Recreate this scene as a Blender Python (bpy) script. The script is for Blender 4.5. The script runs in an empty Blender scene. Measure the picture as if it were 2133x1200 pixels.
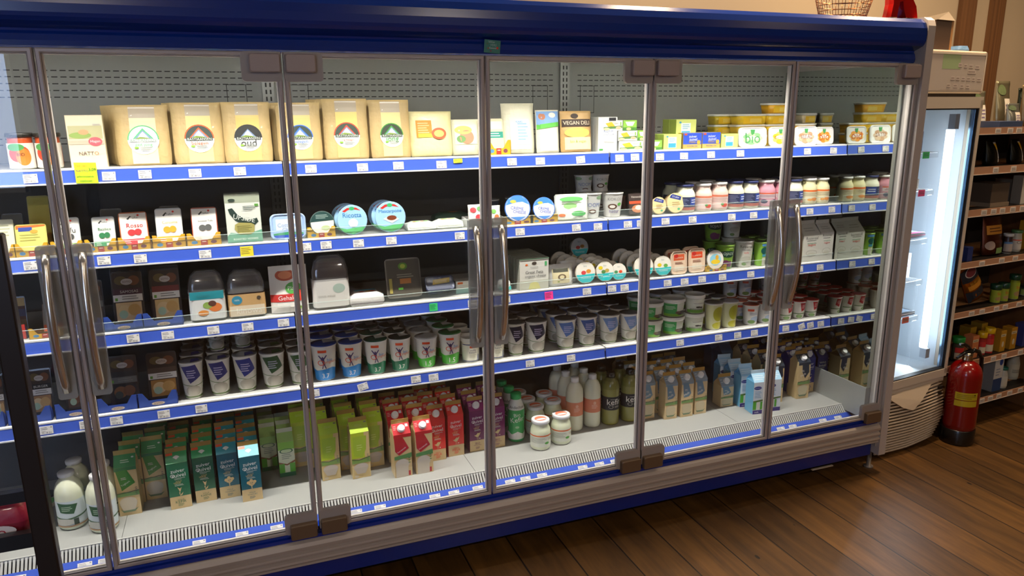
import bpy, math, random
from mathutils import Vector, Matrix
random.seed(7)
C = bpy.context.scene.collection
PI = math.pi
R = math.radians
# ------------------------------------------------------------------ camera, world, light, exposure
FOC = 1527.082; YAW = -0.36243; PITCH = -0.23589; ROLL = -0.00969
CAM = Vector((0.4534, -2.3543, 1.3788))
CW = 2133.0; CH = 1200.0
cy_, sy_ = math.cos(YAW), math.sin(YAW); cp_, sp_ = math.cos(PITCH), math.sin(PITCH)
FW = Vector((-sy_*cp_, cy_*cp_, sp_)); RT0 = Vector((cy_, sy_, 0)); UP0 = RT0.cross(FW)
RT = RT0*math.cos(ROLL)+UP0*math.sin(ROLL); UP = -RT0*math.sin(ROLL)+UP0*math.cos(ROLL)
cd = bpy.data.cameras.new('camera'); cam = bpy.data.objects.new('camera', cd); C.objects.link(cam)
m3 = Matrix((RT, UP, -FW)).transposed()
cam.matrix_world = Matrix.Translation(CAM) @ m3.to_4x4()
cd.sensor_width = 36; cd.lens = FOC/CW*36; cd.clip_start = .02; cd.clip_end = 100
S = bpy.context.scene
S.camera = cam
S.view_settings.view_transform = 'Standard'
S.view_settings.look = 'None'; S.view_settings.gamma = 1; S.view_settings.use_curve_mapping = False
S.view_settings.exposure = 0.75
S.cycles.max_bounces = 8; S.cycles.transparent_max_bounces = 24; S.cycles.glossy_bounces = 4
S.cycles.use_denoising = True
S.cycles.caustics_reflective = False; S.cycles.caustics_refractive = False
W = bpy.data.worlds.new('world'); S.world = W; W.use_nodes = True
W.node_tree.nodes['Background'].inputs[0].default_value = (.50, .66, 1.0, 1)
W.node_tree.nodes['Background'].inputs[1].default_value = 4.0
FL = -0.27     # floor level; cabinet doors start at z = 0
def area_light(name, loc, size, sizey, power, col, rot=(0, 0, 0), spread=180):
    d = bpy.data.lights.new(name, 'AREA'); d.shape = 'RECTANGLE'; d.size = size; d.size_y = sizey
    d.energy = power; d.color = col; d.spread = R(spread)
    o = bpy.data.objects.new(name, d); o.location = loc; o.rotation_euler = rot; C.objects.link(o); return o
# canopy tube of the cabinet: shines down and into the cabinet from behind the hood
area_light('canopy_light', (0.95, .070, 1.598), 4.3, .03, 25, (1.0, .97, .90), (R(-6), 0, 0), 118)
# warm shop ceiling lights above the cabinet front, plus added fill lights opposite it
for i, (lx, ly, lp) in enumerate([(-.6, .13, 1.5), (.9, .13, 4), (2.3, .13, 16), (3.6, .05, 22), (4.8, -.3, 10), (4.4, -2.2, 6), (2.2, -3.8, 22), (-.5, -3.8, 16)]):
    area_light('ceiling_and_fill_light', (lx, ly, 2.6), .25, .12, lp, (1.0, .74, .48) if ly > -3 else (1.0, .86, .72))  # the paler pair far out in the room is added fill for the fronts

# ------------------------------------------------------------------ rays: a photo pixel read onto a real plane
def ray(x, y):
    return FW + RT*((x-CW/2)/FOC) - UP*((y-CH/2)/FOC)
def at_y(x, y, Y):
    d = ray(x, y); return CAM + d*((Y-CAM.y)/d.y)
def at_z(x, y, Z):
    d = ray(x, y); return CAM + d*((Z-CAM.z)/d.z)
def at_x(x, y, X):
    d = ray(x, y); return CAM + d*((X-CAM.x)/d.x)

# ------------------------------------------------------------------ colours and materials
def lin(h):
    if isinstance(h, tuple): return h
    h = h.lstrip('#'); o = []
    for i in (0, 2, 4):
        c = int(h[i:i+2], 16)/255
        o.append(c/12.92 if c <= .04045 else ((c+.055)/1.055)**2.4)
    return tuple(o)
MATS = {}
def mat(name, rough=.5, metal=0, coat=0, col=None, attr=True, bump=0, emit=0, spec=.5):
    m = bpy.data.materials.new(name); m.use_nodes = True; nt = m.node_tree
    b = nt.nodes['Principled BSDF']
    b.inputs['Roughness'].default_value = rough; b.inputs['Metallic'].default_value = metal
    b.inputs['Coat Weight'].default_value = coat; b.inputs['Specular IOR Level'].default_value = spec
    if attr:
        a = nt.nodes.new('ShaderNodeAttribute'); a.attribute_name = 'Col'
        nt.links.new(a.outputs['Color'], b.inputs['Base Color'])
    if col: b.inputs['Base Color'].default_value = (*lin(col), 1)
    if emit:
        b.inputs['Emission Color'].default_value = (*lin(col), 1); b.inputs['Emission Strength'].default_value = emit
    if bump:
        n = nt.nodes.new('ShaderNodeTexNoise'); n.inputs['Scale'].default_value = 60
        bp = nt.nodes.new('ShaderNodeBump'); bp.inputs['Strength'].default_value = bump; bp.inputs['Distance'].default_value = .004
        tc = nt.nodes.new('ShaderNodeTexCoord'); nt.links.new(tc.outputs['Object'], n.inputs['Vector'])
        nt.links.new(n.outputs['Fac'], bp.inputs['Height']); nt.links.new(bp.outputs['Normal'], b.inputs['Normal'])
    MATS[name] = m; return m
mat('paper', .6); mat('gloss', .28, coat=.25); mat('foil', .3, metal=.75); mat('crumpled', .42, bump=.5, coat=.2)
mat('metal', .24, metal=.9); mat('chrome', .12, metal=1); mat('anodised', .45, metal=.15); mat('satin', .38, metal=.35)
mat('blue_paint', .22, coat=.5); mat('rough', .8); mat('red_paint', .2, coat=.5); mat('mirror', .03, metal=1)
def film(name, tint, op, rough=.12, spec=.10):
    m = bpy.data.materials.new(name); m.use_nodes = True; nt = m.node_tree; nt.nodes.clear()
    out = nt.nodes.new('ShaderNodeOutputMaterial'); t = nt.nodes.new('ShaderNodeBsdfTransparent')
    g = nt.nodes.new('ShaderNodeBsdfGlossy'); g.inputs['Roughness'].default_value = rough
    d = nt.nodes.new('ShaderNodeBsdfDiffuse'); d.inputs['Color'].default_value = (*lin(tint), 1)
    m1 = nt.nodes.new('ShaderNodeMixShader'); m1.inputs[0].default_value = op
    m2 = nt.nodes.new('ShaderNodeMixShader')
    # Fresnel (Schlick) from the angle between the view and the surface, the same from both sides of a thin sheet
    ge = nt.nodes.new('ShaderNodeNewGeometry'); dp = nt.nodes.new('ShaderNodeVectorMath'); dp.operation = 'DOT_PRODUCT'
    nt.links.new(ge.outputs['Normal'], dp.inputs[0]); nt.links.new(ge.outputs['Incoming'], dp.inputs[1])
    ab = nt.nodes.new('ShaderNodeMath'); ab.operation = 'ABSOLUTE'; nt.links.new(dp.outputs['Value'], ab.inputs[0])
    om = nt.nodes.new('ShaderNodeMath'); om.operation = 'SUBTRACT'; om.inputs[0].default_value = 1; nt.links.new(ab.outputs[0], om.inputs[1])
    pw = nt.nodes.new('ShaderNodeMath'); pw.operation = 'POWER'; pw.inputs[1].default_value = 5; nt.links.new(om.outputs[0], pw.inputs[0])
    f = nt.nodes.new('ShaderNodeMath'); f.operation = 'MULTIPLY_ADD'; f.inputs[1].default_value = .96; f.inputs[2].default_value = .04; nt.links.new(pw.outputs[0], f.inputs[0])
    mm = nt.nodes.new('ShaderNodeMath'); mm.operation = 'MULTIPLY'; mm.inputs[1].default_value = spec; mm.use_clamp = True
    nt.links.new(t.outputs[0], m1.inputs[1]); nt.links.new(d.outputs[0], m1.inputs[2])
    nt.links.new(f.outputs[0], mm.inputs[0]); nt.links.new(mm.outputs[0], m2.inputs[0])
    nt.links.new(m1.outputs[0], m2.inputs[1]); nt.links.new(g.outputs[0], m2.inputs[2])
    nt.links.new(m2.outputs[0], out.inputs[0]); MATS[name] = m
film('film', '#f2f2f0', .10, .15, 2.2)
film('glass', '#d8e4e0', .004, .0, 1.0)
film('smoke', '#b4b4ae', .6, .3, 1.0)
film('blister', '#e8ecec', .12, .08, 2.5)
film('riser', '#cfe5dd', .05, .03, 1.0)
mat('lamp_white', .4, col='#fff6e6', attr=False, emit=8)
mat('lamp_warm', .4, col='#ffd9a0', attr=False, emit=9)
mat('tube', .4, col='#dff0ff', attr=False, emit=4)
def wood_mat(name, c1, c2, axis_w, width, rough=.45, scale=1):
    m = bpy.data.materials.new(name); m.use_nodes = True; nt = m.node_tree; L = nt.links
    b = nt.nodes['Principled BSDF']; b.inputs['Roughness'].default_value = rough
    tc = nt.nodes.new('ShaderNodeTexCoord'); sp = nt.nodes.new('ShaderNodeSeparateXYZ'); L.new(tc.outputs['Object'], sp.inputs[0])
    dv = nt.nodes.new('ShaderNodeMath'); dv.operation = 'DIVIDE'; dv.inputs[1].default_value = width; L.new(sp.outputs[axis_w], dv.inputs[0])
    fl = nt.nodes.new('ShaderNodeMath'); fl.operation = 'FLOOR'; L.new(dv.outputs[0], fl.inputs[0])
    fr = nt.nodes.new('ShaderNodeMath'); fr.operation = 'FRACT'; L.new(dv.outputs[0], fr.inputs[0])
    wn = nt.nodes.new('ShaderNodeTexWhiteNoise'); wn.noise_dimensions = '1D'; L.new(fl.outputs[0], wn.inputs['W'])
    cb = nt.nodes.new('ShaderNodeCombineXYZ')
    a = nt.nodes.new('ShaderNodeMath'); a.operation = 'MULTIPLY'; a.inputs[1].default_value = 14*scale
    bb = nt.nodes.new('ShaderNodeMath'); bb.operation = 'MULTIPLY'; bb.inputs[1].default_value = 1.3*scale
    o = 1 - axis_w
    L.new(sp.outputs[axis_w], a.inputs[0]); L.new(sp.outputs[o], bb.inputs[0])
    ad = nt.nodes.new('ShaderNodeMath'); ad.operation = 'MULTIPLY_ADD'; ad.inputs[1].default_value = 37; L.new(wn.outputs['Value'], ad.inputs[0]); L.new(bb.outputs[0], ad.inputs[2])
    L.new(a.outputs[0], cb.inputs[0]); L.new(ad.outputs[0], cb.inputs[1])
    n1 = nt.nodes.new('ShaderNodeTexNoise'); n1.inputs['Scale'].default_value = 1.6; n1.inputs['Detail'].default_value = 6; n1.inputs['Roughness'].default_value = .62; n1.inputs['Distortion'].default_value = .6
    L.new(cb.outputs[0], n1.inputs['Vector'])
    cr = nt.nodes.new('ShaderNodeValToRGB'); cr.color_ramp.elements[0].position = .3; cr.color_ramp.elements[1].position = .7
    cr.color_ramp.elements[0].color = (*lin(c1), 1); cr.color_ramp.elements[1].color = (*lin(c2), 1); L.new(n1.outputs['Fac'], cr.inputs[0])
    hs = nt.nodes.new('ShaderNodeHueSaturation'); L.new(cr.outputs[0], hs.inputs['Color'])
    mr = nt.nodes.new('ShaderNodeMapRange'); mr.inputs[3].default_value = .75; mr.inputs[4].default_value = 1.3; L.new(wn.outputs['Value'], mr.inputs[0]); L.new(mr.outputs[0], hs.inputs['Value'])
    # seam
    s1 = nt.nodes.new('ShaderNodeMath'); s1.operation = 'GREATER_THAN'; s1.inputs[1].default_value = .03; L.new(fr.outputs[0], s1.inputs[0])
    # knots
    vo = nt.nodes.new('ShaderNodeTexVoronoi'); vo.inputs['Scale'].default_value = 3.1
    mp = nt.nodes.new('ShaderNodeMapping'); mp.inputs['Scale'].default_value = (1.6, .8, 1) if axis_w == 0 else (.8, 1.6, 1); L.new(tc.outputs['Object'], mp.inputs[0]); L.new(mp.outputs[0], vo.inputs['Vector'])
    k = nt.nodes.new('ShaderNodeMath'); k.operation = 'GREATER_THAN'; k.inputs[1].default_value = .035; L.new(vo.outputs['Distance'], k.inputs[0])
    mn = nt.nodes.new('ShaderNodeMath'); mn.operation = 'MINIMUM'; L.new(s1.outputs[0], mn.inputs[0]); L.new(k.outputs[0], mn.inputs[1])
    mx = nt.nodes.new('ShaderNodeMix'); mx.data_type = 'RGBA'; mx.inputs['A'].default_value = (.012, .006, .003, 1)
    L.new(mn.outputs[0], mx.inputs['Factor']); L.new(hs.outputs[0], mx.inputs['B']); L.new(mx.outputs['Result'], b.inputs['Base Color'])
    MATS[name] = m
wood_mat('floor_wood', '#3c2710', '#6a4820', 0, .192, .42)
wood_mat('shelf_wood', '#a8774a', '#c29464', 1, 3.0, .5, 2)
wood_mat('post_wood', '#5b3a1f', '#7d5530', 0, 3.0, .6, 3)

# ------------------------------------------------------------------ mesh builder
TXT = {}
def text_mesh(s):
    if s in TXT: return TXT[s]
    cu = bpy.data.curves.new('t', 'FONT'); cu.body = s; cu.resolution_u = 2; cu.align_x = 'CENTER'
    o = bpy.data.objects.new('t', cu); me = bpy.data.meshes.new_from_object(o)
    vs = [(v.co.x, v.co.y) for v in me.vertices]; fs = [tuple(p.vertices) for p in me.polygons]
    bpy.data.objects.remove(o); bpy.data.meshes.remove(me); bpy.data.curves.remove(cu)
    x0 = min(v[0] for v in vs); x1 = max(v[0] for v in vs); y0 = min(v[1] for v in vs); y1 = max(v[1] for v in vs)
    w = x1-x0 or 1; vs = [((x-(x0+x1)/2)/w, (y-(y0+y1)/2)/w) for x, y in vs]
    TXT[s] = (vs, fs); return TXT[s]
def rrect(w, d, r, n=4, cx=0, cy=0):
    r = min(r, w/2-1e-4, d/2-1e-4); p = []
    for qx, qy, a0 in ((1, 1, 0), (-1, 1, 90), (-1, -1, 180), (1, -1, 270)):
        for i in range(n+1):
            a = R(a0+90*i/n); p.append((cx+qx*(w/2-r)+r*math.cos(a), cy+qy*(d/2-r)+r*math.sin(a)))
    return p
def clip(p, ax, val, keep):
    o = []
    for i in range(len(p)):
        a, b = p[i], p[(i+1) % len(p)]; ia = (a[ax]-val)*keep >= 0; ib = (b[ax]-val)*keep >= 0
        if ia: o.append(a)
        if ia != ib:
            t = (val-a[ax])/(b[ax]-a[ax]); o.append((a[0]+t*(b[0]-a[0]), a[1]+t*(b[1]-a[1])))
    return o
def strips(p, nu, nv):
    out = []
    for ax, n in ((0, nu), (1, nv)):
        src = out if ax else [p]; res = []
        for q in src:
            lo = math.floor(min(c[ax] for c in q)*n+1e-6); hi = math.ceil(max(c[ax] for c in q)*n-1e-6)
            for i in range(lo, max(hi, lo+1)):
                r = q
                if i > lo: r = clip(r, ax, i/n, 1)
                if i < hi-1 and r: r = clip(r, ax, (i+1)/n, -1)
                if len(r) > 2: res.append(r)
        out = res
    return out
class MB:
    def __init__(s): s.v = []; s.f = []; s.c = []; s.m = []; s.s = []; s.mn = []
    def mi(s, m):
        if m not in s.mn: s.mn.append(m)
        return s.mn.index(m)
    def face(s, pts, col, m='paper', sm=False):
        b = len(s.v); s.v += [tuple(p) for p in pts]; s.f.append(tuple(range(b, b+len(pts)))); s.c.append(lin(col)); s.m.append(s.mi(m)); s.s.append(sm)
    def raw(s, vs, fs, col, m='paper', sm=False):
        b = len(s.v); s.v += [tuple(p) for p in vs]; col = lin(col); k = s.mi(m)
        for f in fs: s.f.append(tuple(i+b for i in f)); s.c.append(col); s.m.append(k); s.s.append(sm)
        return s
    def box(s, x0, y0, z0, x1, y1, z1, col, m='paper', bev=0):
        if bev:
            a = rrect(x1-x0, y1-y0, bev, 2, (x0+x1)/2, (y0+y1)/2); b = rrect(x1-x0-2*bev*.7, y1-y0-2*bev*.7, bev, 2, (x0+x1)/2, (y0+y1)/2)
            return s.loft([[(x, y, z0) for x, y in b], [(x, y, z0+bev*.7) for x, y in a], [(x, y, z1-bev*.7) for x, y in a], [(x, y, z1) for x, y in b]], col, m)
        v = [(x0, y0, z0), (x1, y0, z0), (x1, y1, z0), (x0, y1, z0), (x0, y0, z1), (x1, y0, z1), (x1, y1, z1), (x0, y1, z1)]
        return s.raw(v, [(0, 3, 2, 1), (4, 5, 6, 7), (0, 1, 5, 4), (1, 2, 6, 5), (2, 3, 7, 6), (3, 0, 4, 7)], col, m)
    def loft(s, loops, cols, m='paper', sm=False, cap=True):
        n = len(loops[0]); vs = [p for l in loops for p in l]
        if not isinstance(cols, list): cols = [cols]*(len(loops)-1)
        b = len(s.v); s.v += [tuple(p) for p in vs]; k = s.mi(m)
        for j in range(len(loops)-1):
            c = lin(cols[j])
            for i in range(n):
                i2 = (i+1) % n; s.f.append((b+j*n+i, b+j*n+i2, b+(j+1)*n+i2, b+(j+1)*n+i)); s.c.append(c); s.m.append(k); s.s.append(sm)
        if cap:
            s.f.append(tuple(b+i for i in reversed(range(n)))); s.c.append(lin(cols[0])); s.m.append(k); s.s.append(False)
            t = b+(len(loops)-1)*n; s.f.append(tuple(t+i for i in range(n))); s.c.append(lin(cols[-1])); s.m.append(k); s.s.append(False)
        return s
    def lathe(s, prof, cols, m='gloss', n=24, cx=0, cy=0, sm=True):
        return s.loft([[(cx+r*math.cos(2*PI*i/n), cy+r*math.sin(2*PI*i/n), z) for i in range(n)] for r, z in prof], cols, m, sm)
    def tube(s, path, r, col, m='metal', n=8, flat=1.0):
        path = [Vector(p) for p in path]; loops = []
        for i, p in enumerate(path):
            t = (path[min(i+1, len(path)-1)]-path[max(i-1, 0)]).normalized()
            a = t.cross(Vector((0, 0, 1)) if abs(t.z) < .9 else Vector((0, 1, 0))).normalized(); b = t.cross(a)
            rr = r[i] if isinstance(r, (list, tuple)) else r
            loops.append([tuple(p+a*(rr*math.cos(2*PI*k/n))+b*(rr*flat*math.sin(2*PI*k/n))) for k in range(n)])
        return s.loft(loops, col, m, True)
    def draw(s, S_, ops, m='paper', e0=.0003):
        """flat print laid on surface S_(u, v, eps); u, v run 0..1 over the face; cut into strips where the face is curved"""
        asp = S_.w/S_.h
        if S_.nu > 1: e0 = max(e0, .0006)
        for k, o in enumerate(ops):
            e = e0+.00022*k; t = o[0]; col = o[-1]; polys = []
            if t == 'r': _, u0, v0, u1, v1, c = o; polys = [[(u0, v0), (u1, v0), (u1, v1), (u0, v1)]]
            elif t == 'e': _, u, v, ru, rv, c = o; polys = [[(u+ru*math.cos(PI*i/11), v+rv*math.sin(PI*i/11)) for i in range(22)]]
            elif t == 'p': polys = [list(o[1])]
            elif t == 'l':
                _, u0, v0, u1, v1, n, c = o
                for i in range(n):
                    vv = v1+(v0-v1)*(i+.5)/n; h = (v1-v0)/n*.38; ue = u1-(u1-u0)*((i*37+13) % 10)/30
                    polys.append([(u0, vv-h/2), (ue, vv-h/2), (ue, vv+h/2), (u0, vv+h/2)])
            elif t == 't':
                _, tx, u, v, w, col = o[:6]; rot = R(o[6]) if len(o) > 6 else 0
                if not tx: continue
                vs, fs = text_mesh(tx); ca, sa = math.cos(rot), math.sin(rot)
                P2 = [(u+w*(x*ca-y*sa), v+w*asp*(x*sa+y*ca)) for x, y in vs]; polys = [[P2[i] for i in f] for f in fs]
                if S_.nu == 1: s.raw([S_(a_, b_, e) for a_, b_ in P2], fs, col, m); continue
            elif t == 'o':
                _, u, v, ru, rv, q, c = o; n = 24
                for i in range(n):
                    a0, a1 = 2*PI*i/n, 2*PI*(i+1)/n
                    polys.append([(u+ru*g*math.cos(a_), v+rv*g*math.sin(a_)) for a_, g in ((a0, 1), (a1, 1), (a1, q), (a0, q))])
            for p in polys:
                for q in (strips(p, S_.nu, S_.nv) if S_.nu > 1 else [p]):
                    s.raw([S_(a_, b_, e) for a_, b_ in q], [tuple(range(len(q)))], col, m)
        return s
    def xf(s, M):
        s.v = [tuple(M @ Vector(p)) for p in s.v]; return s
    def mesh(s, name):
        me = bpy.data.meshes.new(name); me.from_pydata(s.v, [], s.f)
        a = me.color_attributes.new('Col', 'FLOAT_COLOR', 'CORNER'); buf = []
        for p, c in zip(me.polygons, s.c): buf += [c[0], c[1], c[2], 1.0]*p.loop_total
        a.data.foreach_set('color', buf)
        for n in s.mn: me.materials.append(MATS[n])
        me.polygons.foreach_set('material_index', s.m); me.polygons.foreach_set('use_smooth', s.s)
        me.update(); return me
    def build(s, name, parent=None, loc=None, label=None):
        o = bpy.data.objects.new(name, s.mesh(name)); C.objects.link(o)
        if parent: o.parent = parent
        if loc: o.location = loc
        if label: o['label'] = label
        return o
class Flat:
    nu = nv = 1
    def __init__(s, o, ex, ey):
        s.o = Vector(o); s.ex = Vector(ex); s.ey = Vector(ey); s.n = s.ex.cross(s.ey).normalized(); s.w = s.ex.length; s.h = s.ey.length
    def __call__(s, u, v, e): return tuple(s.o+s.ex*u+s.ey*v+s.n*e)
class Cyl:
    nu = 20; nv = 3
    def __init__(s, rf, z0, z1, span=150, c=0, R0=None):
        s.rf = rf; s.z0 = z0; s.z1 = z1; s.sp = R(span); s.c = R(c); s.h = z1-z0; s.w = (R0 or rf((z0+z1)/2))*s.sp
    def __call__(s, u, v, e):
        z = s.z0+(s.z1-s.z0)*v; a = -PI/2+s.c+(u-.5)*s.sp; r = s.rf(z)+e; return (r*math.cos(a), r*math.sin(a), z)
def prof_r(prof):
    def f(z):
        for (r0, z0), (r1, z1) in zip(prof, prof[1:]):
            if z0 <= z <= z1 and z1 > z0: return r0+(r1-r0)*(z-z0)/(z1-z0)
        return prof[-1][0]
    return f
def tag(o, label, cat, group=None, kind=None):
    if label: o['label'] = label
    if cat: o['category'] = cat
    if group: o['group'] = group
    if kind: o['kind'] = kind
    return o
def empty(name, loc=(0, 0, 0), parent=None):
    o = bpy.data.objects.new(name, None); o.empty_display_size = .05; C.objects.link(o); o.location = loc
    if parent: o.parent = parent
    return o
def thing(name, label, cat, loc=(0, 0, 0), group=None):
    return tag(empty(name, loc), label, cat, group)
def copy_tree(o, parent=None):
    c = o.copy(); C.objects.link(c)
    if parent: c.parent = parent
    for ch in list(o.children): copy_tree(ch, c)
    return c
def struct(o):
    o['kind'] = 'structure'; return o
LAYER = 'done'
# ------------------------------------------------------------------ the room
def plane_box(name, x0, y0, z0, x1, y1, z1, col, m='rough'):
    return struct(MB().box(x0, y0, z0, x1, y1, z1, col, m).build(name))
plane_box('floor', -4, -5.2, FL-.05, 7, 1.2, FL, '#777777', 'floor_wood')
plane_box('ceiling', -4, -5.2, 2.70, 7, 1.2, 2.75, '#b8b2a6')
plane_box('wall_back', -4, 1.0, FL, 7, 1.1, 2.7, '#a89880')
plane_box('wall_left', -4.1, -5.2, FL, -4, 1.1, 2.7, '#8d8a84')
plane_box('wall_right', 7, -5.2, FL, 7.1, 1.1, 2.7, '#7a6a58')
wr = MB()
WX0, WX1, WZ0, WZ1 = -2.9, -1.15, .75, 2.1
wr.box(-4, -5.1, FL, WX0, -5, 2.7, '#8f8d88', 'rough'); wr.box(WX1, -5.1, FL, 7, -5, 2.7, '#6f6a62', 'rough')
wr.box(WX0, -5.1, FL, WX1, -5, WZ0, '#8f8d88', 'rough'); wr.box(WX0, -5.1, WZ1, WX1, -5, 2.7, '#8f8d88', 'rough')
struct(wr.build('wall_front'))
wf = MB()
for x in (WX0, (WX0+WX1)/2-.02, WX1-.04): wf.box(x, -5.08, WZ0, x+.04, -5.02, WZ1, '#e8e6e0', 'gloss')
wf.box(WX0, -5.08, WZ0, WX1, -5.02, WZ0+.04, '#e8e6e0', 'gloss'); wf.box(WX0, -5.08, WZ1-.04, WX1, -5.02, WZ1, '#e8e6e0', 'gloss')
struct(wf.build('window_1'))

# ------------------------------------------------------------------ the big display cabinet
FRAME = '#b5a8a2'; FRAMEL = '#d2cac2'; BLUE = '#0c3286'; RAIL = '#4060cc'; DECK = '#b4b4b0'
XM = 3.096; DW = .625; ZT = 1.555; LIPY = .29; BACKY = .72; XE = 3.125; XL = -1.25
ROWZ = {1: 1.219, 2: .949, 3: .681, 4: .401, 5: 0.0}
cab = thing('display_cabinet', 'long blue refrigerated display cabinet with glass doors full of dairy products', 'refrigerated cabinet', (1.5, .4, FL))
def part(mb, name, label=None, parent=None):
    o = mb.build(name, parent or cab, label=label)
    if parent is None: o.location = (-1.5, -.4, -FL)
    return o
# hood with its curved front
hp = [(.80, 1.735), (.10, 1.735), (.02, 1.733), (-.018, 1.727), (-.036, 1.712), (-.045, 1.690), (-.047, 1.665), (-.046, 1.642), (-.042, 1.632), (-.034, 1.622), (-.012, 1.612), (.004, 1.606), (.006, 1.600), (.000, 1.592), (-.004, 1.575), (-.002, 1.562), (.006, 1.556), (.05, 1.556), (.05, 1.66), (.80, 1.66)]
h = MB()
n = len(hp); a = [(XL, y, z) for y, z in hp]; b = [(XE+.002, y, z) for y, z in hp]
for i in range(n-1): h.raw([a[i], b[i], b[i+1], a[i+1]], [(0, 3, 2, 1)], BLUE if i < 17 else '#b9bab6', 'blue_paint' if i < 17 else 'paper', 2 < i < 16)
h.raw(b, [tuple(range(n))], '#8a8078', 'paper'); h.raw(a, [tuple(reversed(range(n)))], '#8a8078', 'paper')
part(h, 'hood', 'glossy dark blue curved hood')
# end panel: pale front edge with rounded top, mirror on the inner face
e = MB(); pr = [(-.046, -.18), (-.048, 1.70), (-.040, 1.722), (-.02, 1.735), (.80, 1.738), (.80, -.18)]
EX0, EX1 = XE+.004, XE+.044
e.loft([[(EX0, y, z) for y, z in pr], [(EX1, y, z) for y, z in pr]], '#c6bbb2', 'anodised'); part(e, 'end_panel', 'pale grey end panel')
mm = MB().box(XM, .03, .128, XE+.003, BACKY, 1.555, '#c8cfc8', 'mirror'); part(mm, 'mirror_panel', 'mirrored inner end wall')
mm = MB().box(XM-.003, .03, -.02, XE+.003, BACKY, .128, '#a9aca8', 'satin'); part(mm, 'end_kick_panel')
mm = MB().box(XE-.004, -.03, -.14, XE+.003, .03, 1.555, '#b0aaa2', 'anodised'); part(mm, 'end_trim')
bp = MB().box(XL, BACKY, 1.219, XE, .80, 1.66, '#9d9e99', 'paper').box(XL, BACKY, -.03, XE, .80, 1.219, '#3b3b3a', 'paper')  # lower part dark grey: shade behind the shelves is put into its colour
SLOT = '#1c1c1c'
for zz in [1.535, 1.513, 1.490, 1.467, 1.444, 1.302, 1.282]:
    x = XL
    while x < XE-.02:
        u = (x-.62) % 1.25
        if not (u < .055 or u > 1.195): bp.raw([(x, BACKY-.0006, zz-.0018), (x+.019, BACKY-.0006, zz-.0018), (x+.019, BACKY-.0006, zz+.0018), (x, BACKY-.0006, zz+.0018)], [(0, 1, 2, 3)], SLOT)
        x += .028
for ux in (.62, 1.875):
    for s_ in (-1, 1):
        cx0 = ux+s_*.115
        for (p0, q0, p1, q1) in ((-.036, 1.37, -.0335, 1.49), (.0335, 1.37, .036, 1.49), (-.036, 1.4875, .036, 1.49), (-.036, 1.37, .036, 1.3725)):
            bp.raw([(cx0+p0, BACKY-.0012, q0), (cx0+p1, BACKY-.0012, q0), (cx0+p1, BACKY-.0012, q1), (cx0+p0, BACKY-.0012, q1)], [(0, 1, 2, 3)], SLOT)
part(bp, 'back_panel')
for ux in (-.63, .62, 1.875):
    u = MB().box(ux-.022, BACKY-.012, 1.219, ux+.022, BACKY-.0015, 1.6, '#a3a4a0', 'satin').box(ux-.022, BACKY-.012, 0, ux+.022, BACKY-.0015, 1.2185, '#4a4a48', 'satin')  # lower length darker as well, shelf shade set as colour
    z = .05
    while z < 1.58:
        for dx in (-.008, .008): u.raw([(ux+dx-.003, BACKY-.0126, z), (ux+dx+.003, BACKY-.0126, z), (ux+dx+.003, BACKY-.0126, z+.016), (ux+dx-.003, BACKY-.0126, z+.016)], [(0, 1, 2, 3)], SLOT)
        z += .026
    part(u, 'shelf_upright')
lt = MB()
for ux in (-.60, .64, 1.90): lt.box(ux, .055, 1.602, ux+1.2, .075, 1.622, '#ffffff', 'lamp_white')
part(lt, 'canopy_lamp')
# well with its deck, air grille and price strip
part(MB().box(XL, .098, 1.584, XE, .102, 1.665, '#9a9b97', 'satin'), 'lamp_baffle')
w = MB().box(XL, .165, -.02, 0.0, BACKY, 0, '#9fa09c', 'paper').box(.0015, .165, -.02, 1.249, BACKY, 0, '#9fa09c', 'paper').box(1.2505, .165, -.02, 2.499, BACKY, 0, '#9fa09c', 'paper').box(2.5005, .165, -.02, XE-.01, BACKY, 0, '#9fa09c', 'paper')
part(w, 'well_deck')
g = MB(); x = XL
g.box(XL, .158, -.006, XE-.01, .165, .003, DECK)
while x < XE-.02:
    g.raw([(x, .158, 0), (x+.0070, .158, 0), (x+.0070, .131, -.030), (x, .131, -.030), (x, .158, -.004), (x+.0070, .158, -.004), (x+.0070, .131, -.034), (x, .131, -.034)], [(3, 2, 1, 0), (0, 4, 7, 3), (1, 2, 6, 5)], DECK)
    g.raw([(x, .100, -.0615), (x+.0062, .100, -.0615), (x+.0062, .085, -.069), (x, .085, -.069)], [(3, 2, 1, 0)], '#e8e8e4')
    x += .0112
g.box(XL, .0, -.14, XE-.01, .165, -.12, '#151515').box(XL, .155, -.12, XE-.01, .162, -.006, '#202020')
part(g, 'air_grille', 'pale slotted air grille')
ps = MB(); ps.raw([(XL, .131, -.030), (XE-.01, .131, -.030), (XE-.01, .101, -.061), (XL, .101, -.061)], [(3, 2, 1, 0)], RAIL, 'gloss')
ps.box(XL, .099, -.064, XE-.01, .132, -.061, RAIL)
wps = part(ps, 'price_rail', 'blue price strip at the bottom')
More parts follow.
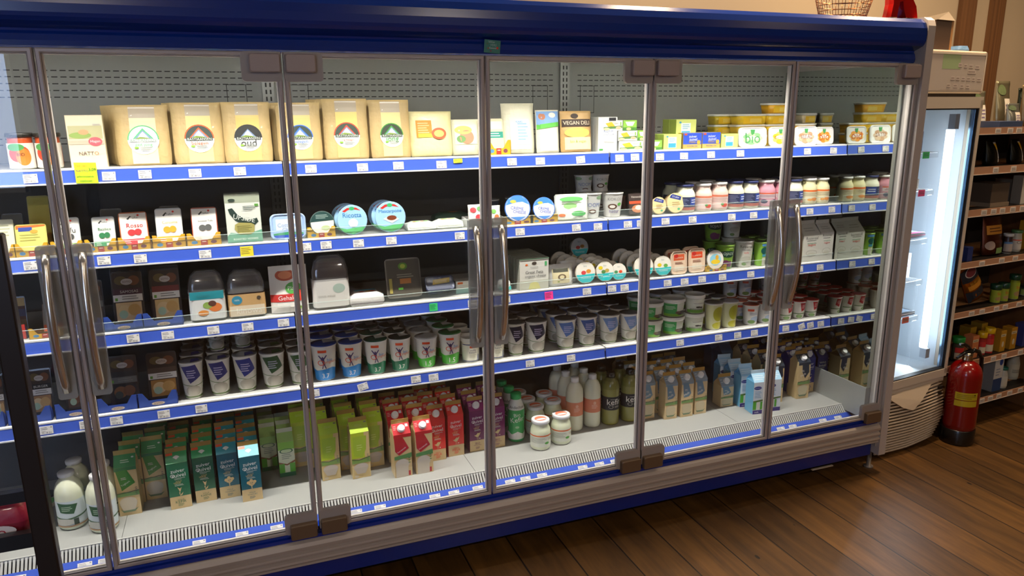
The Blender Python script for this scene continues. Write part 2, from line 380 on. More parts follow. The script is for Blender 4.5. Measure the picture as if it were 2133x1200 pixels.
def rail_tag(parent, X, O, ex, ez, w_, h_, rot, style='w'):
    """one small paper price ticket clipped on a rail"""
    m = MB(); ex = Vector(ex).normalized(); ez = Vector(ez).normalized(); ca, sa = math.cos(R(rot)), math.sin(R(rot))
    e1 = ex*ca+ez*sa; e2 = ez*ca-ex*sa; nn = e1.cross(e2).normalized(); o = Vector(O)-e1*w_/2-e2*h_/2+nn*.0006
    F = Flat(o, e1*w_, e2*h_)
    q = [F(0, 0, 0), F(1, 0, 0), F(1, 1, 0), F(0, 1, 0), F(0, 0, .0012), F(1, 0, .0012), F(1, 1, .0012), F(0, 1, .0012)]
    bc = {'w': '#e6e4e0', 'y': '#e2cf2e', 'p': '#ff3f9a', 'g': '#38cf72', 'n': '#c8ee2c', 'o': '#f05a28'}[style]
    m.raw(q, [(0, 3, 2, 1), (4, 5, 6, 7), (0, 1, 5, 4), (1, 2, 6, 5), (2, 3, 7, 6), (3, 0, 4, 7)], bc)
    F2 = Flat(Vector(F(0, 0, .0012)), e1*w_, e2*h_)
    if style == 'w': m.draw(F2, [('l', .08, .55, .6, .92, 2, '#8c8c94'), ('r', .82, .78, .94, .9, '#8c8c94'), ('l', .1, .36, .5, .5, 1, '#a5a5ad'), ('t', '00 18 52', .5, .2, .72, '#3d3d44')])
    elif style in 'ypgo': m.draw(F2, [('l', .08, .2, .8, .9, 4, '#9c8b2e' if style == 'y' else '#8e3a5c' if style == 'p' else '#1d7a45')])
    return m.build('price_tag', parent)
sx = [(XL, -.629), (-.621, .621), (.629, 1.871), (1.879, XM-.003)]
TAGS = {  # (photo x, style, tilt) on every rail
 1: [(57, 'w', 2), (222, 'w', -1), (298, 'w', 0), (403, 'w', 0), (497, 'w', 1), (646, 'w', 0), (754, 'w', 1), (829, 'w', 0), (919, 'w', 0), (954, 'n', 2), (1066, 'w', 0), (1125, 'w', 0), (1209, 'w', 4), (1290, 'w', 0), (1322, 'w', 0), (1374, 'w', 0), (1424, 'w', -2), (1480, 'w', 0), (1541, 'w', 0), (1680, 'w', 0), (1734, 'w', -3)],
 2: [(52, 'w', 1), (127, 'w', 0), (208, 'w', 0), (285, 'w', 0), (422, 'w', 0), (510, 'y', 0), (634, 'w', 0), (677, 'w', 0), (745, 'w', 0), (814, 'w', 0), (957, 'w', 0), (1083, 'w', 0), (1200, 'w', 2), (1245, 'w', -1), (1307, 'w', 0), (1334, 'w', 0), (1385, 'w', 0), (1441, 'w', 0), (1522, 'w', -2), (1567, 'w', 0), (1604, 'w', 0), (1683, 'w', 0), (1728, 'w', 0)],
 3: [(266, 'w', 1), (340, 'w', 0), (437, 'w', 1), (510, 'w', 0), (586, 'w', 0), (902, 'g', 0), (984, 'w', 0), (1053, 'w', 0), (1143, 'p', 2), (1222, 'w', 0), (1274, 'w', -1), (1300, 'w', 1), (1389, 'w', 0), (1424, 'w', 0), (1460, 'w', 0), (1502, 'w', 0), (1560, 'w', 0), (1660, 'w', 0), (1702, 'w', 0)],
 4: [(74, 'w', 0), (160, 'w', 0), (226, 'w', 0), (328, 'w', 0), (409, 'w', 0), (650, 'w', 0), (753, 'w', 12), (865, 'w', 1), (902, 'w', 1), (1104, 'w', 0), (1189, 'w', 0), (1414, 'w', 0), (1493, 'w', 0), (1532, 'w', 0), (1566, 'w', 0), (1630, 'w', -2), (1662, 'w', 16), (1680, 'w', 6), (1701, 'w', 2)]}
for r in (1, 2, 3, 4):
    z = ROWZ[r]
    for k, (x0, x1) in enumerate(sx):
        d = MB().box(x0, LIPY+.003, z-.020, x1, BACKY-.016, z, DECK).box(x0, LIPY, z-.004, x1, LIPY+.0032, z+.0022, '#eeeeea')
        for bx in (x0+.01, x1-.02): d.box(bx, LIPY+.05, z-.05, bx+.008, BACKY-.014, z-.02, '#77776f')
        sh = part(d, 'shelf')
        dy = .008
        pr_ = MB(); pr_.loft([[(x, LIPY-.002, z), (x, LIPY-.008, z-.004), (x, LIPY-.012, z-.042), (x, LIPY-.002, z-.044)] for x in (x0, x1)], RAIL, 'gloss')
        pr_.box(x0, LIPY-.016, z-.047, x1, LIPY-.001, z-.0425, '#dcdcdc').box(x0, LIPY-.009, z-.004, x1, LIPY, z+.001, '#f2f2ee')
        rl = pr_.build('price_rail', sh)
        if r in (2, 3) and k > 0:
            q = MB().box(x0+.01, LIPY+.0005, z+.0024, x1-.01, LIPY+.002, z+.034, '#cfe5dd', 'riser').box(x0+.01, LIPY+.0005, z+.034, x1-.01, LIPY+.002, z+.0352, '#dff2ea', 'gloss')
            q.build('riser', sh)
        for (px, st, rt) in TAGS[r]:
            p = at_y(px, {1: 330, 2: 480, 3: 620, 4: 760}[r], LIPY-.01)
            if x0+.015 < p.x < x1-.015 and st != 'n':
                wd = {'w': .038, 'y': .042, 'p': .036, 'g': .032}[st]; hh = {'w': .027, 'y': .034, 'p': .032, 'g': .03}[st]
                rail_tag(sh, None, (p.x, LIPY-.0105+(-.0005), z-.024+random.uniform(-.002, .001)), (1, 0, 0), (0, .105, .995), wd, hh, rt, st)
for px in [30, 105, 170, 213, 410, 500, 573, 740, 790, 905, 945, 995, 1063, 1095, 1130, 1215, 1250, 1283, 1352, 1630, 1655, 1718, 1750]:
    p = at_y(px, 1170-px*.19, .115)
    if p.x < XE-.05: rail_tag(wps, None, (p.x, .115, -.0468), (1, 0, 0), (0, .03, .031), .042, .026, random.uniform(-1.5, 1.5))
for k in range(0): pass
# base: blue sill, bumper, plinth
s = MB(); bprof = [(.03, .003), (-.012, .001), (-.017, -.003), (-.019, -.010), (-.027, -.013), (-.029, -.032), (.03, -.032)]
s.loft([[(x, y, z) for y, z in bprof] for x in (XL, XE)], '#0a2c8c', 'blue_paint'); part(s, 'base_sill', 'blue sill under the doors')
bprof = [(y, -.024+(z+.026)*.83) for y, z in [(-.01, -.026), (-.030, -.027), (-.041, -.034), (-.047, -.048), (-.045, -.062), (-.037, -.066), (-.037, -.072), (-.046, -.077), (-.047, -.085), (-.045, -.093), (-.037, -.097), (-.037, -.102), (-.046, -.107), (-.047, -.115), (-.044, -.122), (-.037, -.126), (-.043, -.130), (-.043, -.134), (-.01, -.134)]]
s = MB().loft([[(x, y, z) for y, z in bprof] for x in (XL, XE)], '#b5a698', 'anodised'); part(s, 'bumper_rail', 'grooved grey bumper rail')
s = MB().box(XL, -.004, -.194, XE, .02, -.05, '#0a2478', 'blue_paint').box(XL, .02, -.202, XE, .80, -.142, '#202020', 'rough'); part(s, 'plinth', 'dark blue plinth')
for x in (-.6, .6, 1.8, 3.0):
    part(MB().lathe([(.02, FL), (.02, FL+.005), (.012, FL+.006), (.012, -.19)], '#222222', 'rough', 12, x, .3), 'foot')
for y in (.02, .72): part(MB().lathe([(.022, FL), (.022, FL+.006), (.010, FL+.008), (.010, -.178)], '#8a8078', 'satin', 12, XE+.024, y), 'foot')
part(MB().box(2.78, -.012, -.206, 2.90, -.002, -.2025, '#d8cbb8', 'satin'), 'plinth_clip')
# doors
def door(i, hinge):
    x0 = i*DW+.003; x1 = (i+1)*DW-.003; z0 = .004; z1 = ZT; t = .013
    y0, y1 = -.030, -.002; f = MB()
    def ring(o, y, z):  # rectangular ring outline
        return [(x0+o, y, z0+o), (x1-o, y, z0+o), (x1-o, y, z1-o), (x0+o, y, z1-o)]
    loops = [ring(0, y1, 0), ring(0, y0+.003, 0), ring(.003, y0, 0), ring(t-.003, y0, 0), ring(t, y0+.004, 0), ring(t, y0+.010, 0), ring(t+.003, y0+.012, 0), ring(t+.003, y1, 0)]
    f.loft([list(reversed(l)) for l in loops], [FRAME, FRAME, FRAME, FRAME, '#3a3430', FRAMEL, FRAMEL], 'anodised', False, False)
    f.loft([loops[-1], ring(0, y1, 0)], '#d6d3cc', 'paper', False, False)
    d = part(f, 'door')
    MB().box(x0+t-.004, -.014, z0+t-.004, x1-t+.004, -.010, z1-t+.004, '#ffffff', 'glass').build('glass_pane', d)
    s_ = 1 if hinge == 'l' else -1
    xh = x0 if hinge == 'l' else x1        # hinge edge
    xo = x1 if hinge == 'l' else x0        # opening edge
    def bx(m, xa, xb, *a): m.box(min(xa, xb), a[0], a[1], max(xa, xb), a[2], a[3], *a[4:]); return m
    # hinge plates and covers, top and bottom
    for zz, top in ((z1, 1), (z0, 0)):
        hw, hh = (.112, .084) if top else (.106, .070)
        pl = rrect(hw, hh, .012, 3, xh+s_*hw/2, zz-hh/2 if top else zz+hh/2)
        MB().loft([[(x, -.0315, z) for x, z in pl], [(x, -.016, z) for x, z in pl]], '#a89d95', 'anodised').build('hinge_plate', d)
        cw, chh = .086, .052
        pl = rrect(cw, chh, .006, 3, xh+s_*(cw/2+.004), (zz-.006-chh/2) if top else (zz-.014+chh/2))
        pi = rrect(cw-.006, chh-.006, .006, 3, xh+s_*(cw/2+.004), (zz-.006-chh/2) if top else (zz-.014+chh/2))
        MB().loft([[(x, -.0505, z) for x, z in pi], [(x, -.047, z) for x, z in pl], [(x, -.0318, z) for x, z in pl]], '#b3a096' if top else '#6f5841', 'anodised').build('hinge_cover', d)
    # handle
    zt, zb = 1.005, .605
    xa = xo-s_*.016
    m = MB(); pl = rrect(.050, zt-zb+.05, .008, 3, xa-s_*.025, (zt+zb)/2)
    m.loft([[(x, -.0315, z) for x, z in pl], [(x, -.015, z) for x, z in pl]], '#6f6c66', 'smoke'); m.build('handle_plate', d)
    pth = []; hx = xa-s_*.026
    for k in range(15):
        t_ = k/14; pth.append((hx, -.034-.040*math.sin(PI*t_)**.8, zt-(zt-zb)*t_))
    MB().tube(pth, [.011]*15, '#e6dccf', 'metal', 12).build('handle', d, label='curved metal handle')
    return d
for i, hg in ((-2, 'r'), (-1, 'l'), (0, 'r'), (1, 'l'), (2, 'r'), (3, 'l'), (4, 'r')): door(i, hg)

# ------------------------------------------------------------------ tickets and cards that hang on the cabinet
def card(name, label, cat, O, ex, ez, ops, col):
    ex = Vector(ex); ez = Vector(ez); n_ = ex.cross(ez).normalized(); m = MB(); F = Flat(Vector(O), ex, ez)
    m.raw([F(0, 0, 0), F(1, 0, 0), F(1, 1, 0), F(0, 1, 0), F(0, 0, .001), F(1, 0, .001), F(1, 1, .001), F(0, 1, .001)], [(0, 3, 2, 1), (4, 5, 6, 7), (0, 1, 5, 4), (1, 2, 6, 5), (2, 3, 7, 6), (3, 0, 4, 7)], col)
    m.draw(Flat(Vector(F(0, 0, .001)), ex, ez), ops); o = m.build(name); return tag(o, label, cat)
p = at_y(178, 352, LIPY-.016)
card('price_note', 'lime green handwritten price note reading NATTO 3,09 on the top shelf', 'note', (p.x-.030, LIPY-.018, 1.175), (.061, 0, -.002), (0, .0, .064),
     [('t', 'Nieuws!', .34, .85, .52, '#e8682a'), ('t', 'NATTO', .34, .60, .54, '#a03a6a'), ('t', '3,09', .8, .66, .32, '#234a1e'), ('t', 'gefermenteerde', .45, .33, .76, '#234a1e'), ('t', '- sojabonen -', .46, .12, .72, '#234a1e')], '#c6ef2a')
p = at_y(954, 338, LIPY-.016)
card('price_note', 'small lime green note with black handwriting on the top shelf rail', 'note', (p.x-.016, LIPY-.0125, 1.197), (.034, 0, .001), (0, .002, .015), [('t', 'veganistisch', .5, .7, .86, '#222222'), ('t', 'deli', .66, .25, .28, '#222222')], '#d8f02e')
p = at_y(1023, 84, 0)
card('patterned_card', 'small teal card with red flowers stuck on the blue hood', 'card', (p.x-.028, -.006, 1.5665), (.055, 0, -.004), (.002, -.004, .040),
     [('e', .25, .35, .05, .07, '#a86a54'), ('e', .82, .42, .07, .1, '#e8452e'), ('e', .42, .16, .05, .06, '#a83a4e'), ('e', .18, .7, .05, .06, '#6a7a5a'), ('t', 'lekker', .45, .86, .4, '#d6e4da'), ('t', 'VERS', .55, .62, .4, '#b8d6ca'), ('t', 'Gezond', .52, .4, .44, '#e8efe6')], '#4f8f7d')

# ------------------------------------------------------------------ glass door freezer to the right
th = R(7); FX, FY = 3.232, .066
fr = thing('glass_door_freezer', 'slim white upright freezer with glass door beside the blue cabinet', 'freezer', (FX, FY, FL)); fr.rotation_euler = (0, 0, th)
FW_ = .478; FD = .46; Z = lambda z: z-FL
b = MB(); WH = '#d6c8b4'
b.box(0, .02, .03, .012, FD, Z(1.42), WH).box(FW_-.012, .02, .02, FW_, FD, Z(1.42), WH).box(0, FD-.015, .02, FW_, FD, Z(1.42), '#dfe8ee')
b.box(.012, .03, Z(.09), FW_-.012, FD-.015, Z(.115), '#dfe8ee').box(0, .02, Z(1.385), FW_, FD, Z(1.42), WH).box(.012, .05, Z(.115), .014, FD-.015, Z(1.385), '#dfe8ee').box(FW_-.014, .05, Z(.115), FW_-.012, FD-.015, Z(1.385), '#dfe8ee')
b.build('body', fr)
b = MB(); b.box(0, -.002, Z(1.440), FW_, FD, Z(1.622), WH, 'gloss', .006).box(.012, -.004, Z(1.452), FW_-.012, -.0021, Z(1.612), '#c9bcae').box(.01, -.006, Z(1.605), FW_-.01, -.002, Z(1.614), '#e0d2be').box(FW_-.016, -.006, Z(1.45), FW_-.008, -.002, Z(1.614), '#e0d2be').box(.02, .01, Z(1.41), FW_-.03, .3, Z(1.442), '#2a1d14')
hd = b.build('header_box', fr)
Fh = Flat((FW_-.325, -.0042, Z(1.455)), (.305, 0, 0), (0, 0, .155)); m = MB()
for (u, v, w_) in [(.42, .68, .09), (.55, .665, .08), (.68, .655, .10), (.84, .64, .11), (.72, .5, .2), (.28, .32, .1), (.40, .315, .09), (.53, .31, .09), (.66, .305, .1), (.78, .3, .08), (.92, .29, .11), (.2, .12, .09), (.36, .11, .1), (.52, .1, .09), (.66, .095, .09)]:
    m.draw(Fh, [('r', u-w_/2, v-.05, u+w_/2, v+.06, '#d2c4b8'), ('r', u-w_/2, v-.065, u+w_/2, v-.05, '#8c7d72'), ('l', u-w_/2+.01, v-.02, u+w_/2-.01, v+.03, 1, '#8a7468')])
m.draw(Fh, [('r', 0, .57, .42, .99, '#a9bf8c'), ('r', .0, .0, 1, .005, '#9c8d80')], e0=.00005)
m.build('header_label_strips', hd)
d = MB()
for (x0, z0, x1, z1) in ((.0, .09, .030, 1.41), (FW_-.020, .09, FW_, 1.41), (.0, .075, FW_, .115), (.0, 1.375, FW_, 1.425)): d.box(x0, -.012, Z(z0), x1, .016, Z(z1), WH, 'gloss')
for (x0, z0, x1, z1) in ((FW_-.026, .115, FW_-.020, 1.375), (.03, 1.369, FW_-.02, 1.375), (.03, .115, FW_-.02, .121)): d.box(x0, -.008, Z(z0), x1, .016, Z(z1), '#15171c')
d.box(FW_-.034, -.002, Z(.12), FW_-.030, .014, Z(1.37), '#9fb4c4', 'metal').box(FW_-.045, .004, Z(.12), FW_-.041, .014, Z(1.37), '#8aa8c0', 'metal')
dr = d.build('door', fr); MB().box(.03, .0, Z(.12), FW_-.026, .004, Z(1.37), '#ffffff', 'glass').build('glass_pane', dr)
MB().lathe([(.018, Z(.22)), (.018, Z(1.28))], '#ffffff', 'tube', 14, FW_-.10, .062).build('light_tube', fr, label='bright white vertical light tube')
MB().box(FW_-.115, .035, Z(.17), FW_-.085, .067, Z(.218), '#b8c4d0', 'paper').box(FW_-.115, .035, Z(1.282), FW_-.085, .067, Z(1.35), '#9aa6b4', 'paper').build('tube_holder', fr)
SH = [at_y(px_, py_, .19).z for px_, py_ in ((1935, 318), (1925, 396), (1915, 497), (1903, 583), (1897, 657))]
for z in SH:
    q = MB(); k = 0
    for y in (.075, .14, .21, .28, .35, .41): q.tube([(.014, y, Z(z)), (FW_-.16, y, Z(z))], .002, '#e8f2fa', 'gloss', 6)
    for x in [.02+.02*k for k in range(15)]: q.tube([(x, .075, Z(z)+.003), (x, .41, Z(z)+.003)], .0016, '#e8f2fa', 'gloss', 5)
    q.box(.014, .068, Z(z)-.022, FW_-.16, .071, Z(z)+.004, '#d4e4ee', 'riser'); q.build('wire_shelf', fr)
MB().box(.30, FD-.03, Z(.3), .312, FD-.016, Z(1.3), '#5d6c7c').build('shelf_rack_strip', fr)
g = MB().box(.004, .05, .05, FW_-.004, FD, Z(.072), '#3a2c22').box(.0, .0, Z(.045), FW_, .05, Z(.073), WH, 'gloss')
zz = Z(.05); k = 0
while zz > .018:
    yo = -.006-.022*math.sin(PI*min(1, (Z(.05)-zz)/.32))*1.0
    xr = FW_-.004-max(0, .12-zz)*.35
    pts = [(.0+xr*t_/8, yo+.012*abs(t_/8-.5)**2*4, zz-.006*(1-abs(t_/4-1))) for t_ in range(9)]
    g.tube(pts, .0055, '#cdbba4', 'gloss', 6); zz -= .0155
vv = MB().raw([(.02, -.014, Z(.05)), (.36, -.014, Z(.05)), (.27, -.034, Z(-.01)), (.20, -.040, Z(-.045)), (.13, -.034, Z(-.02)), (.02, -.022, Z(.04)), (.02, .0, Z(.05)), (.36, .0, Z(.05)), (.27, .0, Z(-.01)), (.20, .0, Z(-.045)), (.13, .0, Z(-.02))], [(0, 1, 2), (0, 2, 4), (2, 3, 4), (1, 7, 8, 2), (2, 8, 9, 3), (3, 9, 10, 4), (4, 10, 6, 0)], '#d2c0a8', 'gloss')
gg = g.build('base_grille', fr, label='cream louvred base grille')
vv.build('bottle_opener_scoop', gg)
MB().box(.42, -.022, Z(.015), .445, -.012, Z(.03), '#1a1410').box(.425, -.026, Z(-.012), .438, -.016, Z(0), '#1a1410').build('control_switch', gg)
MB().box(.01, .06, 0, .04, .09, .03, '#222222').box(FW_-.04, .06, 0, FW_-.01, .09, .03, '#222222').box(.01, FD-.06, 0, .04, FD-.03, .03, '#222222').box(FW_-.04, FD-.06, 0, FW_-.01, FD-.03, .03, '#222222').build('foot', fr)
def in_freezer(o, x, y, z, rz=0):
    M_ = Matrix.Translation((FX, FY, FL)) @ Matrix.Rotation(th, 4, 'Z'); q = M_ @ Vector((x, y, Z(z))); o.location = q; o.rotation_euler = (0, 0, th+rz)
def fbox(name, label, cat, x, y, z, w_, d_, h_, col, top=None, front=None, rz=0):
    w_ *= 1.5; x = x*1.35+.05
    m = MB().box(-w_/2, -d_/2, 0, w_/2, d_/2, h_, col)
    if front: m.draw(Flat((-w_/2, -d_/2, 0), (w_, 0, 0), (0, 0, h_)), front)
    if top: m.draw(Flat((-w_/2, -d_/2, h_), (w_, 0, 0), (0, d_, 0)), top)
    o = m.build(name); tag(o, label, cat); in_freezer(o, x, y, z, rz); return o
fbox('frozen_food_box', 'flat frozen box with orange and red fruit on a light blue lid in freezer', 'box', .105, .21, SH[2]+.007, .16, .26, .022, '#c9dcea', [('e', .5, .5, .2, .2, '#f0a040'), ('e', .62, .66, .16, .14, '#e05a4a'), ('e', .3, .75, .2, .15, '#6fbf72'), ('r', 0, 0, 1, .12, '#e878a8')], [('r', 0, .4, 1, .7, '#e894b8'), ('l', .1, .1, .9, .4, 2, '#8090b0')])
fbox('frozen_food_box', 'second flat fruit box lying under the orange one in freezer', 'box', .105, .21, .7195, .16, .26, .0, '#c9dcea') if 0 else None
fbox('frozen_food_box', 'upright frozen box with green square and pink flowers in freezer', 'box', .12, .14, SH[3]+.007, .11, .03, .118, '#dfe6ea', None, [('r', .55, .62, .85, .92, '#3fa06a'), ('e', .35, .3, .25, .2, '#e8a0a8'), ('e', .6, .18, .2, .12, '#9cc08c'), ('l', .4, .35, .9, .6, 3, '#b07080')])
fbox('frozen_food_box', 'flat dark frozen pizza box on the lower freezer shelf', 'box', .095, .2, SH[4]+.007, .17, .24, .016, '#2c343c', [('r', .05, .05, .95, .95, '#7d8ea0'), ('e', .5, .5, .4, .4, '#b8926a'), ('e', .6, .6, .15, .15, '#d8b87a'), ('e', .35, .4, .12, .12, '#a06a4a')], [('r', .0, .3, 1, .8, '#dfe6ea')])
fbox('frozen_food_box', 'white frozen box with brown patties standing on freezer floor', 'box', .105, .16, .116, .11, .03, .15, '#e4ecf0', None, [('e', .45, .45, .18, .1, '#b5834e'), ('e', .7, .4, .16, .09, '#c8955c'), ('r', .05, .05, .95, .22, '#c8506a'), ('e', .78, .78, .08, .06, '#4a6a78'), ('l', .1, .6, .6, .9, 4, '#9aa8b4')])
fbox('frozen_food_pack', 'dark frosted pack on the top shelf of the freezer', 'pack', .085, .15, SH[0]+.007, .12, .08, .09, '#5a6a84', None, [('e', .5, .45, .25, .25, '#a86a6a'), ('r', .1, .7, .9, .9, '#3c4a66')])
fbox('frozen_food_pack', 'small beige pack on the second freezer shelf', 'pack', .095, .14, SH[1]+.007, .10, .07, .045, '#b8a890', None, [('r', .3, .2, .5, .8, '#e8e4da'), ('r', .6, .2, .8, .8, '#8a6a4a')])
card_ = [('green price ticket on the upper freezer shelf', SH[0], 'g', .225), ('pink price ticket on the second freezer shelf', SH[1], 'p', .225), ('orange price ticket under the dark pizza box', SH[4], 'o', .22)]
for lb, z, st, xx in card_:
    m = MB().box(-.024, 0, -.016, .024, .0012, .014, {'g': '#2fd060', 'p': '#ff3f7f', 'o': '#f05a28'}[st]); m.draw(Flat((-.024, 0, -.016), (.048, 0, 0), (0, 0, .03)), [('l', .1, .3, .9, .8, 2, '#7a2a4a' if st == 'p' else '#1d6a35')])
    o = m.build('price_ticket'); tag(o, lb, 'ticket'); in_freezer(o, xx, .0665, z-.008)
area_light('freezer_tube_light', tuple((Matrix.Translation((FX, FY, FL)) @ Matrix.Rotation(th, 4, 'Z')) @ Vector((FW_-.14, .10, .8))), .02, 1.0, 1.2, (.75, .88, 1.0), (0, R(-100), th)).rotation_euler = (R(90), 0, th+R(90))

# ------------------------------------------------------------------ fire extinguisher
bp_ = at_z(1997, 916, FL)
ex = thing('fire_extinguisher', 'red fire extinguisher with black hose standing on the wooden floor', 'fire extinguisher', (bp_.x+.01, bp_.y, FL))
MB().lathe([(.070, 0), (.076, .004), (.0775, .01), (.0775, .075), (.0755, .078)], '#14110f', 'gloss', 32).build('base_skirt', ex)
ep = [(.0745, .07), (.075, .1), (.075, .335), (.073, .36), (.066, .383), (.052, .402), (.034, .413), (.018, .418)]
bd = MB().lathe(ep, '#800a08', 'red_paint', 40); Ce = Cyl(lambda z: .0752, .205, .275, 80, -38)
bd.draw(Ce, [('r', 0, 0, 1, 1, '#c9b22a'), ('r', 0, .42, 1, .47, '#7a1410'), ('l', .08, .55, .9, .9, 3, '#8a7a1c'), ('e', .85, .85, .04, .05, '#3a3410')], 'gloss'); bd.build('cylinder', ex)
MB().lathe([(.022, .415), (.024, .425), (.020, .435), (.022, .440), (.022, .452), (.012, .458)], '#c8bfae', 'chrome', 20).build('valve', ex)
m = MB().tube([(.03, 0, .462), (0, 0, .462), (-.03, 0, .456), (-.075, 0, .438)], [.008, .010, .009, .006], '#121212', 'gloss', 8).tube([(.015, 0, .468), (-.01, 0, .488), (-.035, 0, .502), (-.065, 0, .506)], [.007, .009, .008, .006], '#121212', 'gloss', 8); m.build('lever_handle', ex)
m = MB().tube([(.015, 0, .455), (.04, 0, .462), (.072, .0, .452), (.100, 0, .415), (.108, 0, .35), (.100, 0, .28), (.085, 0, .22), (.082, 0, .15), (.083, 0, .10)], .0105, '#0e0e0e', 'gloss', 10).tube([(.083, 0, .11), (.084, 0, .07)], .013, '#0e0e0e', 'gloss', 10); m.build('hose', ex)
ex.scale = (1.0, 1.0, 1.03); ex.location.x -= .03

# ------------------------------------------------------------------ wall shelving at the right
ths = R(5); SP = Vector((3.72, .127, 0)); SLEN = 1.7; SD = .34
ws = thing('wall_shelving', 'wooden wall shelving with tan shelf boards right of the freezer', 'shelving', (SP.x, SP.y, FL)); ws.rotation_euler = (0, 0, ths)
LIPS = [(1.284, 1.255), (1.101, 1.068), (.898, .867), (.641, .613), (.387, .360), (.112, .082), (-.116, -.144)]
for zt, zb in LIPS:
    o = MB().box(0, .006, Z(zt)-.018, SLEN, SD, Z(zt), '#888888', 'shelf_wood').build('shelf_board', ws)
    rl = MB().box(0, 0, Z(zb), SLEN, .005, Z(zt)+.002, '#b88a6c', 'gloss').box(0, -.002, Z(zb)-.002, SLEN, .004, Z(zb)+.001, '#d8cfc4', 'gloss').build('price_rail', o)
    x = .08+random.random()*.08
    while x < 1.3:
        MB().box(x, -.0015, Z(zb)+.004, x+.042, 0, Z(zt)-.003, '#d9cfc4').draw(Flat((x, -.0016, Z(zb)+.004), (.042, 0, 0), (0, 0, zt-zb-.007)), [('l', .1, .15, .85, .75, 2, '#7d736a')]).build('price_tag', o); x += .07+random.random()*.09
MB().box(0, SD, 0, SLEN, SD+.01, Z(1.27), '#2a211a', 'rough').build('back_board', ws)
for x in (.002, .82): MB().box(x, .05, 0, x+.02, SD, Z(1.255), '#6b4a2c', 'post_wood').build('side_board', ws)
for i, (pa, pb) in enumerate(((2012, 2042), (2076, 2102))):
    p0, p1 = at_y(pa, 60, .93), at_y(pb, 60, .93)
    struct(MB().box(p0.x, .97, FL, p1.x, .999, 2.7, '#6b4a2c', 'post_wood').build('trim_%d' % (i+1)))

# ------------------------------------------------------------------ things on top of the cabinet and freezer
CT = 1.737
b = thing('wire_basket', 'copper wire basket standing on top of the blue cabinet', 'basket', (2.83, .105, CT))
m = MB()
def ringp(rx, ry, z, n=28): return [(rx*math.cos(2*PI*i/n), ry*math.sin(2*PI*i/n), z) for i in range(n+1)]
for rx, z in ((.098, .003), (.104, .022), (.110, .044), (.117, .066), (.124, .09)): m.tube(ringp(rx, rx*.8, z), .0016, '#c07a4a', 'metal', 5)
for k in range(26):
    a_ = 2*PI*k/26; m.tube([(.098*math.cos(a_), .078*math.sin(a_), .003), (.125*math.cos(a_), .1*math.sin(a_), .095)], .0012, '#b06a3c', 'metal', 5)
for k in range(-4, 5): m.tube([(k*.02, -math.sqrt(max(.0001, .0096-(k*.02)**2))*.8, .002), (k*.02, math.sqrt(max(.0001, .0096-(k*.02)**2))*.8, .002)], .0012, '#b06a3c', 'metal', 5)
m.build('wire_mesh', b); MB().tube(ringp(.126, .1, .096), .0028, '#c07a4a', 'metal', 6).build('rim', b)
m = MB()
outer = [(-.07, 0), (-.062, .05), (-.066, .10), (-.05, .15), (.03, .155), (.048, .11), (.038, .075), (.062, .045), (.075, .0), (.012, .0), (-.004, .03), (-.012, .062), (-.028, .060), (-.034, .03), (-.036, 0)]
fo = [(x, -.03, z) for x, z in outer]; ba = [(x, .03, z) for x, z in outer]; k = len(outer)
m.raw([(x, -.022, z) for x, z in outer]+[(x*1.04, 0, z) for x, z in outer]+[(x, .022, z) for x, z in outer], [tuple(range(k))]+[(k*j+i, k*(j+1)+i, k*(j+1)+(i+1) % k, k*j+(i+1) % k) for j in (0, 1) for i in range(k)]+[tuple(reversed(range(2*k, 3*k)))], '#b80d08', 'red_paint')
o = m.build('red_plastic_figure'); tag(o, 'glossy red plastic figure with arched legs on top of the cabinet', 'figure'); o.location = (3.075, .05, CT)
cb = thing('cardboard_box', 'dark brown open cardboard box standing on top of the freezer', 'box', (at_y(1945, 60, .2).x, .2, 1.6225)); cb.rotation_euler = (0, 0, R(10))
MB().box(-.07, -.05, 0, .05, .09, .13, '#3a2414').box(.05, -.05, 0, .066, .09, .13, '#8a6236').build('carton_body', cb)
MB().raw([(-.07, -.055, .13), (.066, -.055, .13), (.05, -.03, .17), (-.09, -.03, .125), (-.07, .09, .13), (.066, .09, .13), (.08, .06, .165)], [(0, 1, 2, 3), (1, 5, 6, 2), (3, 2, 6, 4)], '#a89a88', 'foil').build('lid_flap', cb)
o = MB().loft([rr_ for rr_ in ([(x, y, 0) for x, y in rrect(.07, .06, .015)], [(x*1.05, y*1.05, .012) for x, y in rrect(.07, .06, .015)], [(x*.8, y*.9, .028) for x, y in rrect(.07, .06, .015)])], '#5f86b0', 'crumpled').build('crumpled_bag'); tag(o, 'crumpled blue plastic bag lying beside the brown box on the freezer', 'bag'); o.location = (at_y(1998, 95, .2).x, .2, 1.6225)

